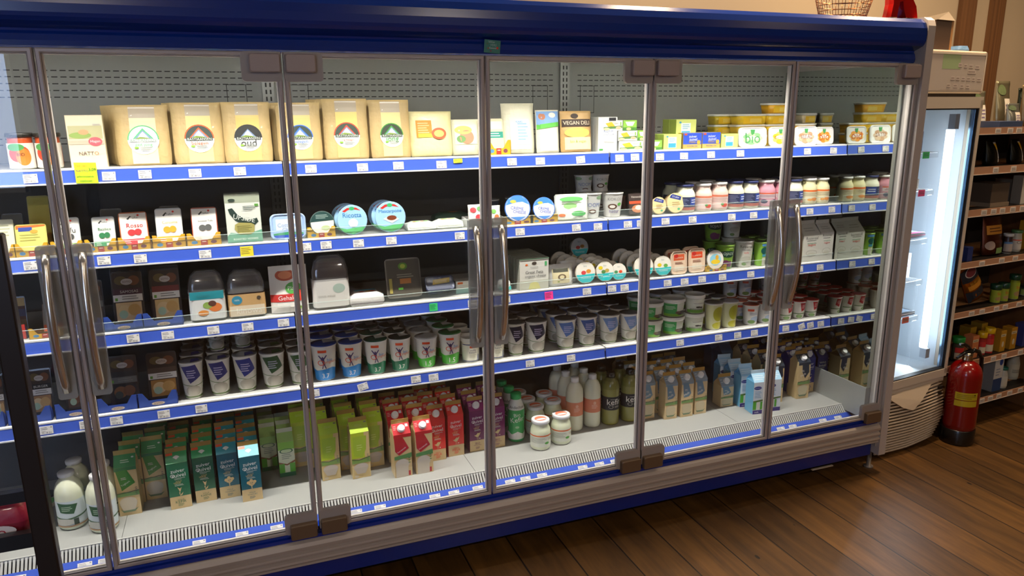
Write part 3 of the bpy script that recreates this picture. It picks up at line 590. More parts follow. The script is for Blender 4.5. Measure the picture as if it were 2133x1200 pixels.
# ------------------------------------------------------------------ black stand in front of the cabinet, far left
ps_ = at_y(55, 900, -.62)
st = thing('display_stand', 'black metal display stand in front of the left doors', 'stand', (ps_.x, ps_.y, FL))
MB().box(-.021, -.016, 0, .021, .016, 1.42, '#2c231e', 'satin', .004).build('post', st)
MB().box(-.5, -.010, Z(.565), -.0, .010, Z(.590), '#17181c', 'gloss').box(-.5, -.010, Z(.455), .0, .010, Z(.49), '#0c0c0c', 'gloss').build('rail', st)
MB().box(-.5, -.2, 0, .03, .02, .02, '#17181c', 'satin').build('base', st); MB().box(-.5, .022, Z(.448), -.0, .10, Z(.454), '#17181c', 'satin').build('shelf_plate', st)
m = MB(); pts = rrect(.20, .13, .03, 3)
m.loft([[(x, y*.6, 0) for x, y in rrect(.14, .05, .02, 3)], [(x, y, .05) for x, y in rrect(.17, .07, .02, 3)], [(x, y, .08) for x, y in rrect(.15, .05, .02, 3)], [(x*.9, y*.3, .105) for x, y in rrect(.14, .05, .02, 3)]], ['#8c2338', '#a82c48', '#8c2338'], 'crumpled', True)
m.draw(Flat((-.03, -.037, .02), (.10, 0, 0), (0, 0, .03)), [('e', .5, .5, .4, .5, '#e8dcd8'), ('t', 'bio', .5, .5, .4, '#b02a3a')])
o = m.build('snack_bag'); tag(o, 'dark pink snack bag on the black stand at the left edge', 'bag'); o.location = (ps_.x-.115, ps_.y+.055, .4545)
# pendant and ceiling lamps of the shop (seen as reflections in the doors)
for i, (x, y, z, r_) in enumerate(((2.35, -3.2, 1.95, .16),)):
    t = thing('pendant_lamp', 'round cream pendant lamp hanging opposite the cabinet', 'lamp', (x, y, z))
    MB().lathe([(r_, 0), (r_*.98, .012), (r_*.3, .09), (.02, .11)], '#d8d2c4', 'gloss', 28).build('lamp_shade', t); MB().lathe([(.001, .004), (r_*.9, .004), (r_*.9, .008)], '#ffffff', 'lamp_warm', 28).build('diffuser', t)
    MB().lathe([(.004, .1), (.004, 2.7-z)], '#222222', 'rough', 8).build('cord', t)
for i, (x, y, lb) in enumerate(((-.02, -3.6, 'twin'), (.25, -4.0, 'twin'), (5.0, -3.4, 'a'), (5.3, -3.6, 'b'), (5.2, -3.9, 'c'), (3.6, -3.5, 'd'), (4.2, -2.0, 'e'), (3.0, -1.2, 'f'), (3.7, -1.4, 'g'))):
    t = thing('ceiling_spotlight', 'small warm ceiling spotlight of the shop', 'lamp', (x, y, 2.70), 'ceiling spotlights behind the photographer')
    MB().lathe([(.05, 0), (.055, -.02), (.05, -.09), (.042, -.09)], '#d8d8d4', 'gloss', 16).build('housing', t); MB().lathe([(.001, -.092), (.045, -.0925), (.045, -.090)], '#ffffff', 'lamp_warm', 16).build('bulb', t)
# ------------------------------------------------------------------ product builders: origin at the middle of the base, front towards -y
KR = '#d2b684'; WHT = '#e8e5dc'; CREAM = '#e6e3c4'
def P(name, cat): return thing(name, None, cat)
def carton(w, d, h, front, roof, side=KR, topc=None, fin=KR, cap=None, base=None, name='milk_carton', gh=.5):
    t = P(name, 'carton'); hb = h-w*gh-.016; hg = h-.016; m = MB(); a, b = w/2, d/2; topc = topc or side
    v = [(-a, -b, 0), (a, -b, 0), (a, b, 0), (-a, b, 0), (-a, -b, hb), (a, -b, hb), (a, b, hb), (-a, b, hb), (-a, 0, hg), (a, 0, hg), (-a*.35, 0, hg-w*.10), (a*.35, 0, hg-w*.10)]
    m.raw(v, [(0, 3, 2, 1), (1, 2, 6, 5), (3, 0, 4, 7), (2, 3, 7, 6)], side, 'gloss').raw(v, [(0, 1, 5, 4)], base or side, 'gloss')
    m.raw(v, [(4, 5, 9, 8), (6, 7, 8, 9)], topc, 'gloss').raw(v, [(5, 6, 11), (7, 4, 10), (5, 11, 9), (11, 6, 9), (4, 8, 10), (10, 8, 7)], side, 'gloss')
    m.box(-a, -.0012, hg-.001, a, .0012, h, fin, 'gloss')
    m.draw(Flat((-a, -b, 0), (w, 0, 0), (0, 0, hb)), front, 'gloss')
    sl = Flat((-a, -b, hb), (w, 0, 0), (0, b, hg-hb))
    if roof: m.draw(sl, roof, 'gloss')
    m.build('carton_body', t)
    if cap:
        c = MB().lathe([(.0155, 0), (.0155, .003), (.0135, .004), (.0135, .013), (.0125, .0145)], cap, 'gloss', 16)
        o = c.build('screw_cap', t); p = Vector(sl(.5, .48, 0)); q = sl.n.to_track_quat('Z', 'Y'); o.location = p; o.rotation_euler = q.to_euler()
    return t
def lathe_pack(name, cat, prof, cols, prints=None, lid=None, lidcol='#e8e8e8', m_='gloss', span=150, body='body', lidname='lid', lidprint=None, label=None, n=26):
    """prints: list of (z0, z1, span, centre angle, ops) laid on the wall; lid: profile of the lid"""
    t = P(name, cat); rf = prof_r(prof); m = MB().lathe(prof, cols, m_, n)
    lb = MB() if label else None
    for (z0, z1, sp, c, ops) in prints or []:
        (lb or m).draw(Cyl(rf, z0, z1, sp, c), ops, 'paper' if label else 'gloss', .0004)
    m.build(body, t)
    if lb: lb.build('label', t)
    if lid:
        l = MB().lathe(lid, lidcol, 'gloss', n)
        if lidprint: zt = lid[-1][1]; r_ = lid[-1][0] if lid[-1][0] > .01 else lid[-2][0]; l.draw(Flat((-r_, -r_, zt), (2*r_, 0, 0), (0, 2*r_, 0)), lidprint, 'gloss')
        l.build(lidname, t)
    return t
def cup(w, h, cols, prints, lidcol='#dcdcd8', taper=.76, rim='#e8e6e0', name='yoghurt_cup', lidops=None, foil=True):
    r = w/2*.94; pr = [(r*taper*.95, 0), (r*taper, .002), (r, h-.006), (w/2, h-.006), (w/2, h-.002)]
    t = P(name, 'cup'); m = MB().lathe([(r*taper*.9, .001)]+pr[0:3], cols, 'gloss', 26); rf = prof_r(pr[1:3]+[(r, h)])
    for (z0, z1, sp, c, ops) in prints: m.draw(Cyl(rf, z0*h, z1*h, sp, c, r), ops, 'gloss')
    m.lathe([(r, h-.007), (w/2, h-.006), (w/2, h-.0015)], rim, 'gloss', 26); m.build('cup_body', t)
    l = MB().lathe([(w/2*.99, h-.0014), (w/2*1.0, h-.0004), (w/2*.6, h-.0010), (.001, h-.0012)], lidcol, 'foil' if foil else 'gloss', 26)
    if lidops: l.draw(Flat((-r, -r, h-.0002), (2*r, 0, 0), (0, 2*r, 0)), lidops)
    l.build('foil_lid', t); return t
def jar(w, h, fill, lidc, ops, lidh=.014, labz=(.12, .60), span=200, c=0, name='glass_jar', lidops=None, neck=.74, cat='jar', base='#e9eadd'):
    r = w/2; z3 = h-lidh
    pr = [(r*.88, .001), (r*.97, .006), (r, .014), (r, h*.60), (r*.93, h*.70), (r*neck, h*.80), (r*neck, z3+.002)]
    t = P(name, cat); MB().lathe(pr, [base, fill, fill, fill, fill, fill], 'gloss', 26).build('glass_body', t)
    MB().draw(Cyl(lambda z: r, labz[0]*h, labz[1]*h, span, c), ops, 'paper', .0005).build('paper_label', t)
    rl = r*neck+.0035
    l = MB().lathe([(rl, z3-.001), (rl+.001, z3), (rl+.001, h-.003), (rl-.001, h-.0008), (rl-.004, h-.001), (.001, h-.0012)], lidc, 'gloss', 26)
    if lidops: l.draw(Flat((-rl, -rl, h-.0006), (2*rl, 0, 0), (0, 2*rl, 0)), lidops)
    l.build('lid', t); return t
def box(w, d, h, front, col=WHT, side=None, top=None, name='box', cat='box', topc=None):
    m = MB().box(-w/2, -d/2, 0, w/2, d/2, h, side or col, 'paper', .0012); m.draw(Flat((-w/2, -d/2, 0), (w, 0, 0), (0, 0, h)), [('r', .01, .01, .99, .99, col)]+front)
    if top: m.draw(Flat((-w/2, -d/2, h), (w, 0, 0), (0, d, 0)), top)
    o = m.build(name); o['category'] = cat; return o
def disc(D, th_, face, side='#d8e4f0', name='cheese_tub', lean=8, rim='#dfe8f4'):
    """round tub standing on its edge, lid towards the viewer"""
    t = P(name, 'tub'); r = D/2
    M_ = Matrix.Translation((0, 0, r)) @ Matrix.Rotation(R(90-lean), 4, 'X')
    MB().lathe([(r*.80, -th_/2), (r*.84, -th_/2+.002), (r*.94, th_/2-.006)], side, 'gloss', 30).xf(M_).build('tub_body', t)
    l = MB().lathe([(r*.95, th_/2-.008), (r, th_/2-.006), (r, th_/2-.001), (r*.97, th_/2), (r*.90, th_/2-.0015), (.001, th_/2-.0015)], rim, 'gloss', 30)
    l.draw(Flat((-r, -r, th_/2-.0010), (2*r, 0, 0), (0, 2*r, 0)), face, 'gloss').xf(M_).build('printed_lid', t); return t
def lidtub(w, hh, dep, ops, name='margarine_tub', rim='#ecebe6', side='#f0c830', lean=6, face='#f4f3ee'):
    """rounded rectangular tub standing on its long edge, lid towards the viewer"""
    t = P(name, 'tub'); M_ = Matrix.Translation((0, 0, hh/2)) @ Matrix.Rotation(R(90-lean), 4, 'X')
    L = lambda k, z: [(x*k, y*k, z) for x, y in rrect(w, hh, min(w, hh)*.22, 5)]
    MB().loft([L(.82, -dep/2), L(.93, dep/2-.008)], side, 'gloss', True).xf(M_).build('tub_body', t)
    MB().loft([L(.96, dep/2-.009), L(1, dep/2-.007), L(1, dep/2-.001), L(.97, dep/2), L(.90, dep/2), L(.86, dep/2-.003)], [rim, rim, rim, rim, rim], 'gloss', True).draw(Flat((-w*.42, -hh*.42, dep/2-.0024), (w*.84, 0, 0), (0, hh*.84, 0)), ops, 'gloss').xf(M_).build('printed_lid', t); return t
def flattub(w, d, h, side='#e9b91e', lid='#ecebe6', ops=None, name='margarine_tub', topops=None):
    t = P(name, 'tub'); L = lambda k, z: [(x*k, y*k, z) for x, y in rrect(w, d, min(w, d)*.2, 4)]
    m = MB().loft([L(.86, 0), L(.95, h-.008)], side, 'gloss', True)
    m.draw(Flat((-w*.30, -d*.5*.87, h*.08), (w*.6, 0, 0), (0, -d*.03, h*.62)), ops or [], 'gloss', .001); m.build('tub_body', t)
    l = MB().loft([L(.97, h-.009), L(1, h-.008), L(1, h-.002), L(.97, h)], lid, 'gloss', True)
    if topops: l.draw(Flat((-w*.4, -d*.4, h), (w*.8, 0, 0), (0, d*.8, 0)), topops)
    l.build('lid', t); return t
def bucket(w, h, cols, ops, lidc='#e6e6de', name='yoghurt_bucket'):
    r = w/2; pr = [(r*.80, 0), (r*.82, .002), (r*.93, h-.016)]; t = P(name, 'bucket'); m = MB().lathe([(r*.80, .001), (r*.82, .002), (r*.852, h*.3), (r*.93, h-.014)], cols, 'gloss', 28)
    m.draw(Cyl(prof_r([(r*.82, 0), (r*.93, h-.014)]), h*.05, h*.8, 150), ops, 'gloss'); m.build('bucket_body', t)
    MB().lathe([(r*.96, h-.017), (r, h-.015), (r, h-.002), (r*.96, h), (r*.93, h-.002), (.001, h-.002)], lidc, 'gloss', 28).build('lid', t); return t
def pouch(w, h, d, col, m_='crumpled', window=None, wcol='#f0dc98', sticker=None, ops=None, name='cheese_bag', seal=True, lean=5, flare=1.0):
    """standing bag, swollen in the middle and flat at its top seam"""
    t = P(name, 'bag'); rnd = random.Random(int(w*1e5+h*3e4)); L = []
    for z, kw, kd in ((0, .94, .55), (.03, .98, .9), (.18, 1.0, 1.0), (.45, .99, .9), (.72, .98, .55), (.86, .985, .22), (.93, 1.0, .08), (1.0, 1.0*flare, .05)):
        n = 8; row = []
        for k in range(n): row.append((-w/2*kw+w*kw*k/(n-1), -(d/2*kd)*(1-abs(2*k/(n-1)-1)**3)-rnd.random()*.0015-.0006, z*h))
        for k in reversed(range(n)): row.append((-w/2*kw+w*kw*k/(n-1), (d/2*kd)*(1-abs(2*k/(n-1)-1)**3)+.0006, z*h))
        L.append(row)
    Ml = Matrix.Translation((0, 0, d/2*.62*math.sin(R(lean))+.0004)) @ Matrix.Rotation(-R(lean), 4, 'X')
    MB().loft(L, col, m_, True).xf(Ml).build('bag_body', t)
    def fy(z):
        pts = [(0, .55), (.03, .9), (.18, 1), (.45, .9), (.72, .55), (.86, .22), (.93, .08), (1, .05)]
        for (a, b), (c, e) in zip(pts, pts[1:]):
            if a <= z <= c: return d/2*(b+(e-b)*(z-a)/(c-a))
        return .001
    class Bs:
        nu = 1; nv = 8
        def __init__(s, u0, v0, u1, v1): s.q = (u0, v0, u1, v1); s.w = (u1-u0)*w; s.h = (v1-v0)*h
        def __call__(s, u, v, e):
            x = (s.q[0]+(s.q[2]-s.q[0])*u-.5)*w; z = s.q[1]+(s.q[3]-s.q[1])*v; return (x, -fy(min(1, max(0, z)))*(1-abs(2*x/w)**3)-.0022-e, z*h)
    if window:
        m = MB(); u0, v0, u1, v1 = window; Bs.nu = 6
        m.draw(Bs(u0, v0, u1, v1), [('r', 0, 0, 1, .80, wcol), ('r', 0, .80, 1, 1, '#b9ac98')], 'gloss')
        m.draw(Bs(u0, v0, u1, v1), [('r', 0, .84, 1, .865, '#e9e6de'), ('r', .05, .91, .95, .93, '#ddd8ce'), ('r', .0, .97, 1, .985, '#ece8e0')], 'foil', .0008)
        m.xf(Ml).build('window', t)
    if sticker or ops:
        Bs.nu = 6
        m = MB()
        if sticker: m.draw(Bs(*sticker[0]), sticker[1], 'paper', .0016)
        if ops: m.draw(Bs(0, 0, 1, 1), ops, 'paper', .0010)
        m.xf(Ml).build('printed_label', t)
    return t
def tray(w, d, hf, hb, col, logo, name='display_tray', inner=None, notch=.55):
    """open cardboard display tray with a cut-out front"""
    m = MB(); a, b = w/2, d/2; th_ = .0012; n = notch/2; lo = hf*.45
    fr_ = [(-a, 0), (a, 0), (a, hf), (a-w*.12, hf), (w*n*.75, lo), (-w*n*.75, lo), (-a+w*.12, hf), (-a, hf)]
    m.raw([(x, -b, z) for x, z in fr_]+[(x, -b+th_, z) for x, z in fr_], [(0, 1, 2, 3, 4, 5, 6, 7), (15, 14, 13, 12, 11, 10, 9, 8)]+[(i, i+8, (i+1) % 8+8, (i+1) % 8) for i in range(8)], col)
    for x in (-a, a-th_):
        v = [(x, -b, 0), (x, b, 0), (x, b, hb), (x, b-d*.3, hb), (x, -b, hf)]; m.raw(v+[(x+th_, y, z) for _, y, z in v], [(0, 1, 2, 3, 4), (9, 8, 7, 6, 5)]+[(i, i+5, (i+1) % 5+5, (i+1) % 5) for i in range(5)], inner or col)
    m.box(-a, -b, 0, a, b, th_, col).box(-a, b-th_, 0, a, b, hb, inner or col)
    m.draw(Flat((-a, -b, 0), (w, 0, 0), (0, 0, hf)), logo); o = m.build(name); 
    o['category'] = 'tray'; return o
def pack(w, h, d, ops, film_='#3a3028', name='food_pack', lean=10, food=None, cat='pack', sleeve=(0, 0, 1, 1), m_='gloss', back='#b9bdbb'):
    """shallow plastic tray pack standing upright: clear rim, coloured contents, printed front card"""
    t = P(name, cat); Ml = Matrix.Translation((0, 0, d*.52*math.sin(R(lean))+.0004)) @ Matrix.Rotation(-R(lean), 4, 'X')
    L = lambda k, y: [(x*k, y, z*k+h/2) for x, z in rrect(w, h, min(w, h)*.10, 3)]
    MB().loft([L(1, -d*.42), L(1, -d*.36), L(.9, -d*.30), L(.82, d*.5)], film_, m_, False).xf(Ml).build('plastic_tray', t)
    u0, v0, u1, v1 = sleeve
    m = MB(); F = Flat((-w/2*.93, -d*.42-.0006, h*.035), (w*.93, 0, 0), (0, 0, h*.93)); 
    m.draw(F, ops, 'paper'); m.xf(Ml).build('front_label', t); return t
def dome(w, h, d, sleeve_h, sleeve_col, ops, food='#4a3428', name='salad_tub'):
    """clear domed tub standing upright inside a printed sleeve"""
    t = P(name, 'tub'); L = lambda z, k, kd: [(x, y, z) for x, y in rrect(w*k, d*kd, d*.3, 4)]
    MB().loft([L(0, .92, .9), L(h*.06, .96, 1), L(h*.72, .95, .9), L(h*.9, .80, .7), L(h, .5, .3)], [food, food, food, '#5a5048'], 'gloss', True).build('tub_body', t)
    MB().loft([L(h*.55, 1.0, 1.04), L(h*.74, 1.0, .96), L(h*.93, .86, .76), L(h*1.02, .55, .36)], '#e8ecec', 'blister', True, cap=False).build('clear_dome', t)
    m = MB().loft([L(h*.05, 1.0, 1.03), L(h*sleeve_h, 1.0, 1.03)], sleeve_col, 'paper', False, cap=False)
    m.draw(Flat((-w*.46, -d*.515, h*.05), (w*.92, 0, 0), (0, 0, h*(sleeve_h-.05))), ops).build('paper_sleeve', t); return t
def slab(w, d, h, side, ops, name='cheese_pack', cat='pack', bulge=.6, m_='crumpled'):
    """soft pack lying flat"""
    m = MB(); L = lambda k, z: [(x*k, y*k, z) for x, y in rrect(w, d, .015, 3)]
    m.loft([L(.9, 0), L(1, h*.3), L(.95, h*.75), L(bulge, h)], side, m_, True); m.draw(Flat((-w*.46, -d*.5, h*.18), (w*.92, 0, 0), (0, d*.16, h*.62)), ops, 'paper', .0012)
    m.draw(Flat((-w*.3, -d*.28, h), (w*.6, 0, 0), (0, d*.56, 0)), ops, 'paper', .0006); o = m.build(name); o['category'] = cat; return o

# ------------------------------------------------------------------ placing
ORD = ['front', 'second from front', 'third from front', 'fourth from front', 'fifth from front', 'sixth from front', 'seventh from front']
def px_w(row, x0, x1, ytop, d):
    """world size of a product read off the photo: x range and top, standing d behind the shelf edge"""
    Y = LIPY+d; z = ROWZ[row]; a = at_y(x0, ytop+20, Y); b = at_y(x1, ytop+20, Y); t = at_y((x0+x1)/2, ytop, Y)
    return a.x, b.x, t.z-z
def place(root, x, y, z, rz=0):
    root.location = (x, y, z); root.rotation_euler = (0, 0, R(rz)); return root
def put(fn, row, x0, x1, ytop, label, d=.012, dep=None, n=1, gap=.004, dx=0, rz=0, group=None, z=0, hk=1, cat=None, depths=None):
    """fn(w, h) builds the thing; n copies stand one behind the other"""
    a, b, h = px_w(row, x0, x1, ytop, d); w = b-a; h = (h-z)*hk
    r = fn(w, h); dp = dep if dep else w
    if cat: r['category'] = cat
    for k in range(n):
        if LIPY+d+dp+(dp+gap)*k > BACKY-.02: break
        o = r if k == 0 else copy_tree(r)
        o['label'] = label if n == 1 else label.replace('#', ORD[k])
        if group: o['group'] = group
        j = 0 if k == 0 else random.uniform(-.001, .001)
        place(o, min((a+b)/2+dx*k+j, XM-.004-w/2), LIPY+d+dp/2+(dp+gap)*k, ROWZ[row]+z+.0004, rz+(0 if k == 0 else random.uniform(-1, 1)))
    return r
def puttray(fn, x0, x1, ybot, h, label, dep=.07, n=1, gap=.006, rz=0, group=None, dx=0, w=None):
    """bottom deck: the front foot of the thing is read off the deck plane"""
    c = at_z((x0+x1)/2, ybot, 0); a = at_y(x0, ybot-60, c.y); b = at_y(x1, ybot-60, c.y); w = w or (b.x-a.x); cx = (a.x+b.x)/2
    r = fn(w, h)
    for k in range(n):
        o = r if k == 0 else copy_tree(r)
        y = c.y+dep/2+(dep+gap)*k
        if y+dep/2 > BACKY-.004: 
            for q in list(o.children_recursive)+[o]: bpy.data.objects.remove(q)
            break
        o['label'] = label if n == 1 else label.replace('#', ORD[k])
        if group: o['group'] = group
        j = 0 if k == 0 else random.uniform(-.003, .003)
        place(o, min(cx+dx*k+j, XM-.006-w/2), y, .0004, rz+(0 if k == 0 else random.uniform(-2, 2)))
    return r

def stack(base_label, label, group=None, k=1):
    """one more of the same set on top of a standing thing"""
    b_ = next(o for o in bpy.data.objects if o.get('label') == base_label)
    hz = max((v.co.z for c in b_.children for v in c.data.vertices), default=.1)
    o = copy_tree(b_); o.location.z += hz+.0006; o['label'] = label; o.scale = (k, k, k); return o
# ------------------------------------------------------------------ print designs
def mountain(ring, top, txt, tcol='#dfe6dc'):
    """round cheese sticker: ring, dark upper half with a peak, pale lower half with the sort"""
    half = [(.5+.46*math.cos(PI*i/14), .5+.46*math.sin(PI*i/14)) for i in range(15)]
    return [('e', .5, .5, .5, .5, '#e9ece6'), ('p', [(.5+.5*math.cos(PI*i/14), .5+.5*math.sin(PI*i/14)) for i in range(15)], ring), ('p', half, top),
            ('p', [(.16, .52), (.5, .90), (.84, .52)], ring), ('p', [(.22, .53), (.5, .83), (.78, .53)], '#7d94b8'), ('p', [(.30, .53), (.42, .70), (.5, .78), (.60, .66), (.70, .53)], '#dfe4ea'), ('p', [(.2, .52), (.4, .60), (.62, .57), (.8, .52)], '#7d9a3c'),
            ('r', .06, .43, .94, .53, top), ('t', 'BASTIAANSEN', .5, .48, .80, tcol if top != '#e9ece6' else '#5f8a74'), ('t', txt, .5, .32, .55, ring), ('r', .2, .2, .33, .26, '#8cc63f'), ('l', .38, .12, .78, .28, 3, '#a8aca4')]
def kraft_bag(ring, top, txt, wcol):
    return lambda w, h: pouch(w, h, .030, '#cdb27c', window=(.28, .03, .76, .97), wcol=wcol, sticker=((.22, .18, .80, .18+.58*w/h), mountain(ring, top, txt)), name='cheese_bag')
def leafs(c1, c2, txt, tc):
    ops = [('r', 0, 0, 1, 1, '#efeee8')]
    for k in range(7): a = k*.9; ops.append(('e', .5+.26*math.cos(a), .42+.24*math.sin(a), .17, .15, c1 if k % 2 else c2))
    return ops+[('p', [(.40, .95), (.60, .95), (.56, .68), (.44, .68)], '#4fa05a'), ('e', .5, .45, .28, .12, '#f2efe2'), ('t', txt, .5, .45, .62, tc)]
def zz_front(c, cup_, cdn, motif=0):
    ops = [('r', 0, .27, 1, 1, c), ('t', 'zuiver', .5, .83, .66, '#eef0ea', 2), ('t', 'zuivel', .52, .735, .66, '#eef0ea', 2), ('o', .24, .735, .1, .035, .8, '#eef0ea'), ('r', .3, .665, .82, .673, '#cfd6cc'), ('l', .32, .635, .68, .655, 1, '#c9cfc2'),
           ('t', 'VOLLE', .5, .605, .28, '#c9b07a'), ('t', 'VERSE', .42, .57, .34, '#d8bc80'), ('l', .3, .50, .72, .545, 2, '#c9cfc2')]
    if motif == 0: ops += [('p', [(.40, .48), (.52, .44), (.60, .47), (.55, .40), (.50, .36), (.46, .42)], KR), ('p', [(.46, .36), (.52, .36), (.49, .29)], KR), ('p', [(.5, .30), (.66, .36), (.60, .30), (.5, .28)], KR)]
    if motif == 1: ops += [('e', .36, .42, .09, .035, KR), ('e', .50, .455, .09, .04, KR), ('e', .66, .43, .09, .035, KR), ('e', .42, .385, .06, .025, KR), ('e', .6, .39, .07, .026, KR), ('r', .485, .28, .525, .43, KR), ('p', [(.36, .41), (.5, .35), (.5, .33), (.38, .38)], KR), ('p', [(.66, .42), (.5, .35), (.5, .33), (.62, .37)], KR)]
    if motif == 2: ops += [('p', [(.28, .40), (.40, .405), (.52, .455), (.60, .44), (.70, .47), (.66, .42), (.56, .36), (.44, .355)], KR), ('r', .46, .29, .48, .36, KR), ('r', .53, .29, .55, .36, KR), ('e', .64, .315, .03, .012, '#eee8d8')]
    return ops+[('t', cup_, .5, .20, .30, c), ('t', cdn, .5, .155, .5, c), ('l', .36, .06, .64, .12, 3, c)]
def zz_roof(c): return [('r', 0, 0, 1, 1, c), ('r', .02, .70, .34, .93, '#f0653a'), ('p', [(.34, .5), (.42, .62), (.5, .66), (.58, .62), (.66, .5), (.56, .38), (.5, .3), (.44, .38)], '#f2f4ee')]
def zz_roofcap(c): return [('r', 0, 0, 1, 1, c), ('l', .06, .45, .26, .8, 3, '#e8c8c0'), ('r', .80, .72, .94, .88, '#e4e0e0')]
def wz_front(c, c2='#8ea65a', bowl='#c9bfae', word='Karnemelk', top=None, quad=((.06, .93), (.56, .95), (.88, .66), (.24, .52))):
    ops = []
    if top: ops += [('r', 0, .93, 1, 1, top)]
    return ops+[('p', list(quad), c), ('t', word, .44, .66, .46, '#efe8e0', 28), ('l', .26, .74, .5, .80, 2, '#e0d6cc'), ('p', [(0, .47), (.3, .49), (.7, .47), (1, .50), (1, .40), (0, .40)], c2), ('p', [(0, .475), (.5, .485), (1, .51), (1, .495), (.5, .47), (0, .462)], '#4a5a48'),
                ('e', .46, .27, .40, .115, bowl), ('p', [(.06, .25), (.86, .25), (.72, .10), (.2, .10)], bowl), ('p', [(.06, .15), (.2, .07), (.7, .07), (.9, .15), (.7, .11), (.2, .11)], '#6f8468'), ('l', .84, .40, .93, .58, 5, '#5c5a52')]
def demeter_cup(band, num):
    return [('r', 0, 0, 1, 1, '#e6e2d6'), ('p', [(0, 0), (1, 0), (1, .30), (.75, .38), (.5, .34), (.25, .30), (0, .36)], band), ('r', .33, .84, .57, .92, '#ef5a2e'), ('p', [(.42, .36), (.46, .50), (.40, .66), (.33, .76), (.36, .77), (.43, .69), (.45, .74), (.49, .69), (.56, .78), (.58, .76), (.50, .64), (.50, .52), (.56, .36), (.53, .36), (.48, .48), (.45, .36)], '#4a3a6c'), ('o', .40, .54, .1, .08, .75, '#e8552c'), ('t', 'bio', .66, .62, .16, '#3a8fcf'), ('t', 'yoghurt', .70, .55, .36, '#e8652c'), ('t', num, .52, .14, .22, '#f2f0e8')]
def wz_cup(tagc, tx='#c9c8e4'):
    return [('r', 0, 0, 1, 1, '#dcdad0'), ('p', [(.20, .93), (.66, .98), (.84, .62), (.46, .44)], tagc), ('l', .38, .58, .66, .84, 4, tx), ('p', [(0, .44), (.3, .40), (.6, .37), (1, .42), (1, .40), (.6, .35), (.3, .38), (0, .42)], '#6d8a5a'), ('e', .55, .21, .28, .16, '#b4aea0'), ('p', [(.0, .02), (1, .02), (1, .10), (.7, .06), (.3, .06), (0, .12)], '#5c7440')]
def yl(logo='#b03024'): return [('e', .22, .28, .09, .13, '#4a86b4'), ('r', .40, .06, .60, .46, logo), ('e', .78, .28, .09, .13, '#7a3f4a'), ('r', .44, .30, .56, .36, '#e9d4c4')]
def soto_tray(w, h, nm='display_tray'):
    return tray(w, .078, h, .003, '#27479a', [('e', .5, .20, .17, .12, '#b8a898'), ('t', 'SOTO', .5, .20, .22, '#6a3a34')], inner='#2f4ea8', notch=.62)
def soto(band, bandcol, word, food, dot='#bcd8b4', lite=True):
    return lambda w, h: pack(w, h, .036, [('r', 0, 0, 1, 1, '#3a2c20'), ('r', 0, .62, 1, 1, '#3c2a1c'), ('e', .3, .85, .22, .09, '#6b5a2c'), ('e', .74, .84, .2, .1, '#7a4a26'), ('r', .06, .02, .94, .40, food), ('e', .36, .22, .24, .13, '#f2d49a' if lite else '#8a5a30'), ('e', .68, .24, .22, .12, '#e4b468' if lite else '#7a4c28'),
        ('e', .5, .82, .20, .065, '#c8beb4'), ('t', 'SOTO', .5, .82, .28, '#5c2f2a'), ('r', 0, .56, 1, .68, bandcol), ('t', word, .56, .62, .62, '#d8d2c6'), ('r', 0, .42, 1, .56, '#f0ede4' if lite else '#6f6e68'), ('r', .06, .44, .15, .50, '#6fa83c'), ('l', .3, .45, .85, .54, 2, '#8a877e'), ('e', .30, .16, .15, .085, dot)], '#3a3028', name='veggie_pack')  # lite off darkens the whole print, so dim packs carry shade in their colours
# ------------------------------------------------------------------ top shelf
for k, (a, b) in enumerate(((6, 64), (66, 122))):
    put(lambda w, h: jar(w, h, '#c8562c', '#2c2a26', [('r', 0, 0, 1, 1, '#e3ded4'), ('e', .5, .58, .3, .34, '#d8482c'), ('e', .62, .45, .2, .34, '#e8822e'), ('e', .42, .84, .24, .15, '#4f9a4c'), ('t', 'BIO', .55, .55, .2, '#3a2a1c')], lidh=.012, labz=(.04, .72), neck=.92, name='vegetable_jar', span=160), 1, a, b, 277,
        ('jar of red pickled vegetables, leftmost on the top shelf' if k == 0 else 'jar of red pickled vegetables between the leftmost jar and the natto boxes'), d=.02, z=.0)
put(lambda w, h: box(w, .022, h, [('r', .04, .55, .96, .80, '#b9b48a'), ('e', .35, .62, .3, .06, '#8fa85a'), ('e', .45, .68, .14, .05, '#d8a074'), ('r', .02, .45, .98, .53, '#cdb8a0'), ('e', .74, .50, .19, .085, '#d8606a'), ('t', 'Hagen', .74, .50, .26, '#f0e4e0'), ('t', 'NATT', .46, .28, .40, '#6a4a44'), ('t', 'O', .735, .28, .11, '#d8703a'), ('l', .72, .8, .94, .84, 2, '#9aa0a0')], '#e3d6bc', '#cdbf9e', name='natto_box'),
    1, 136, 214, 240, 'beige natto box behind the lime green note, # of its row', d=.012, dep=.022, n=5, gap=.002, dx=-.004, group='natto boxes on the top shelf')
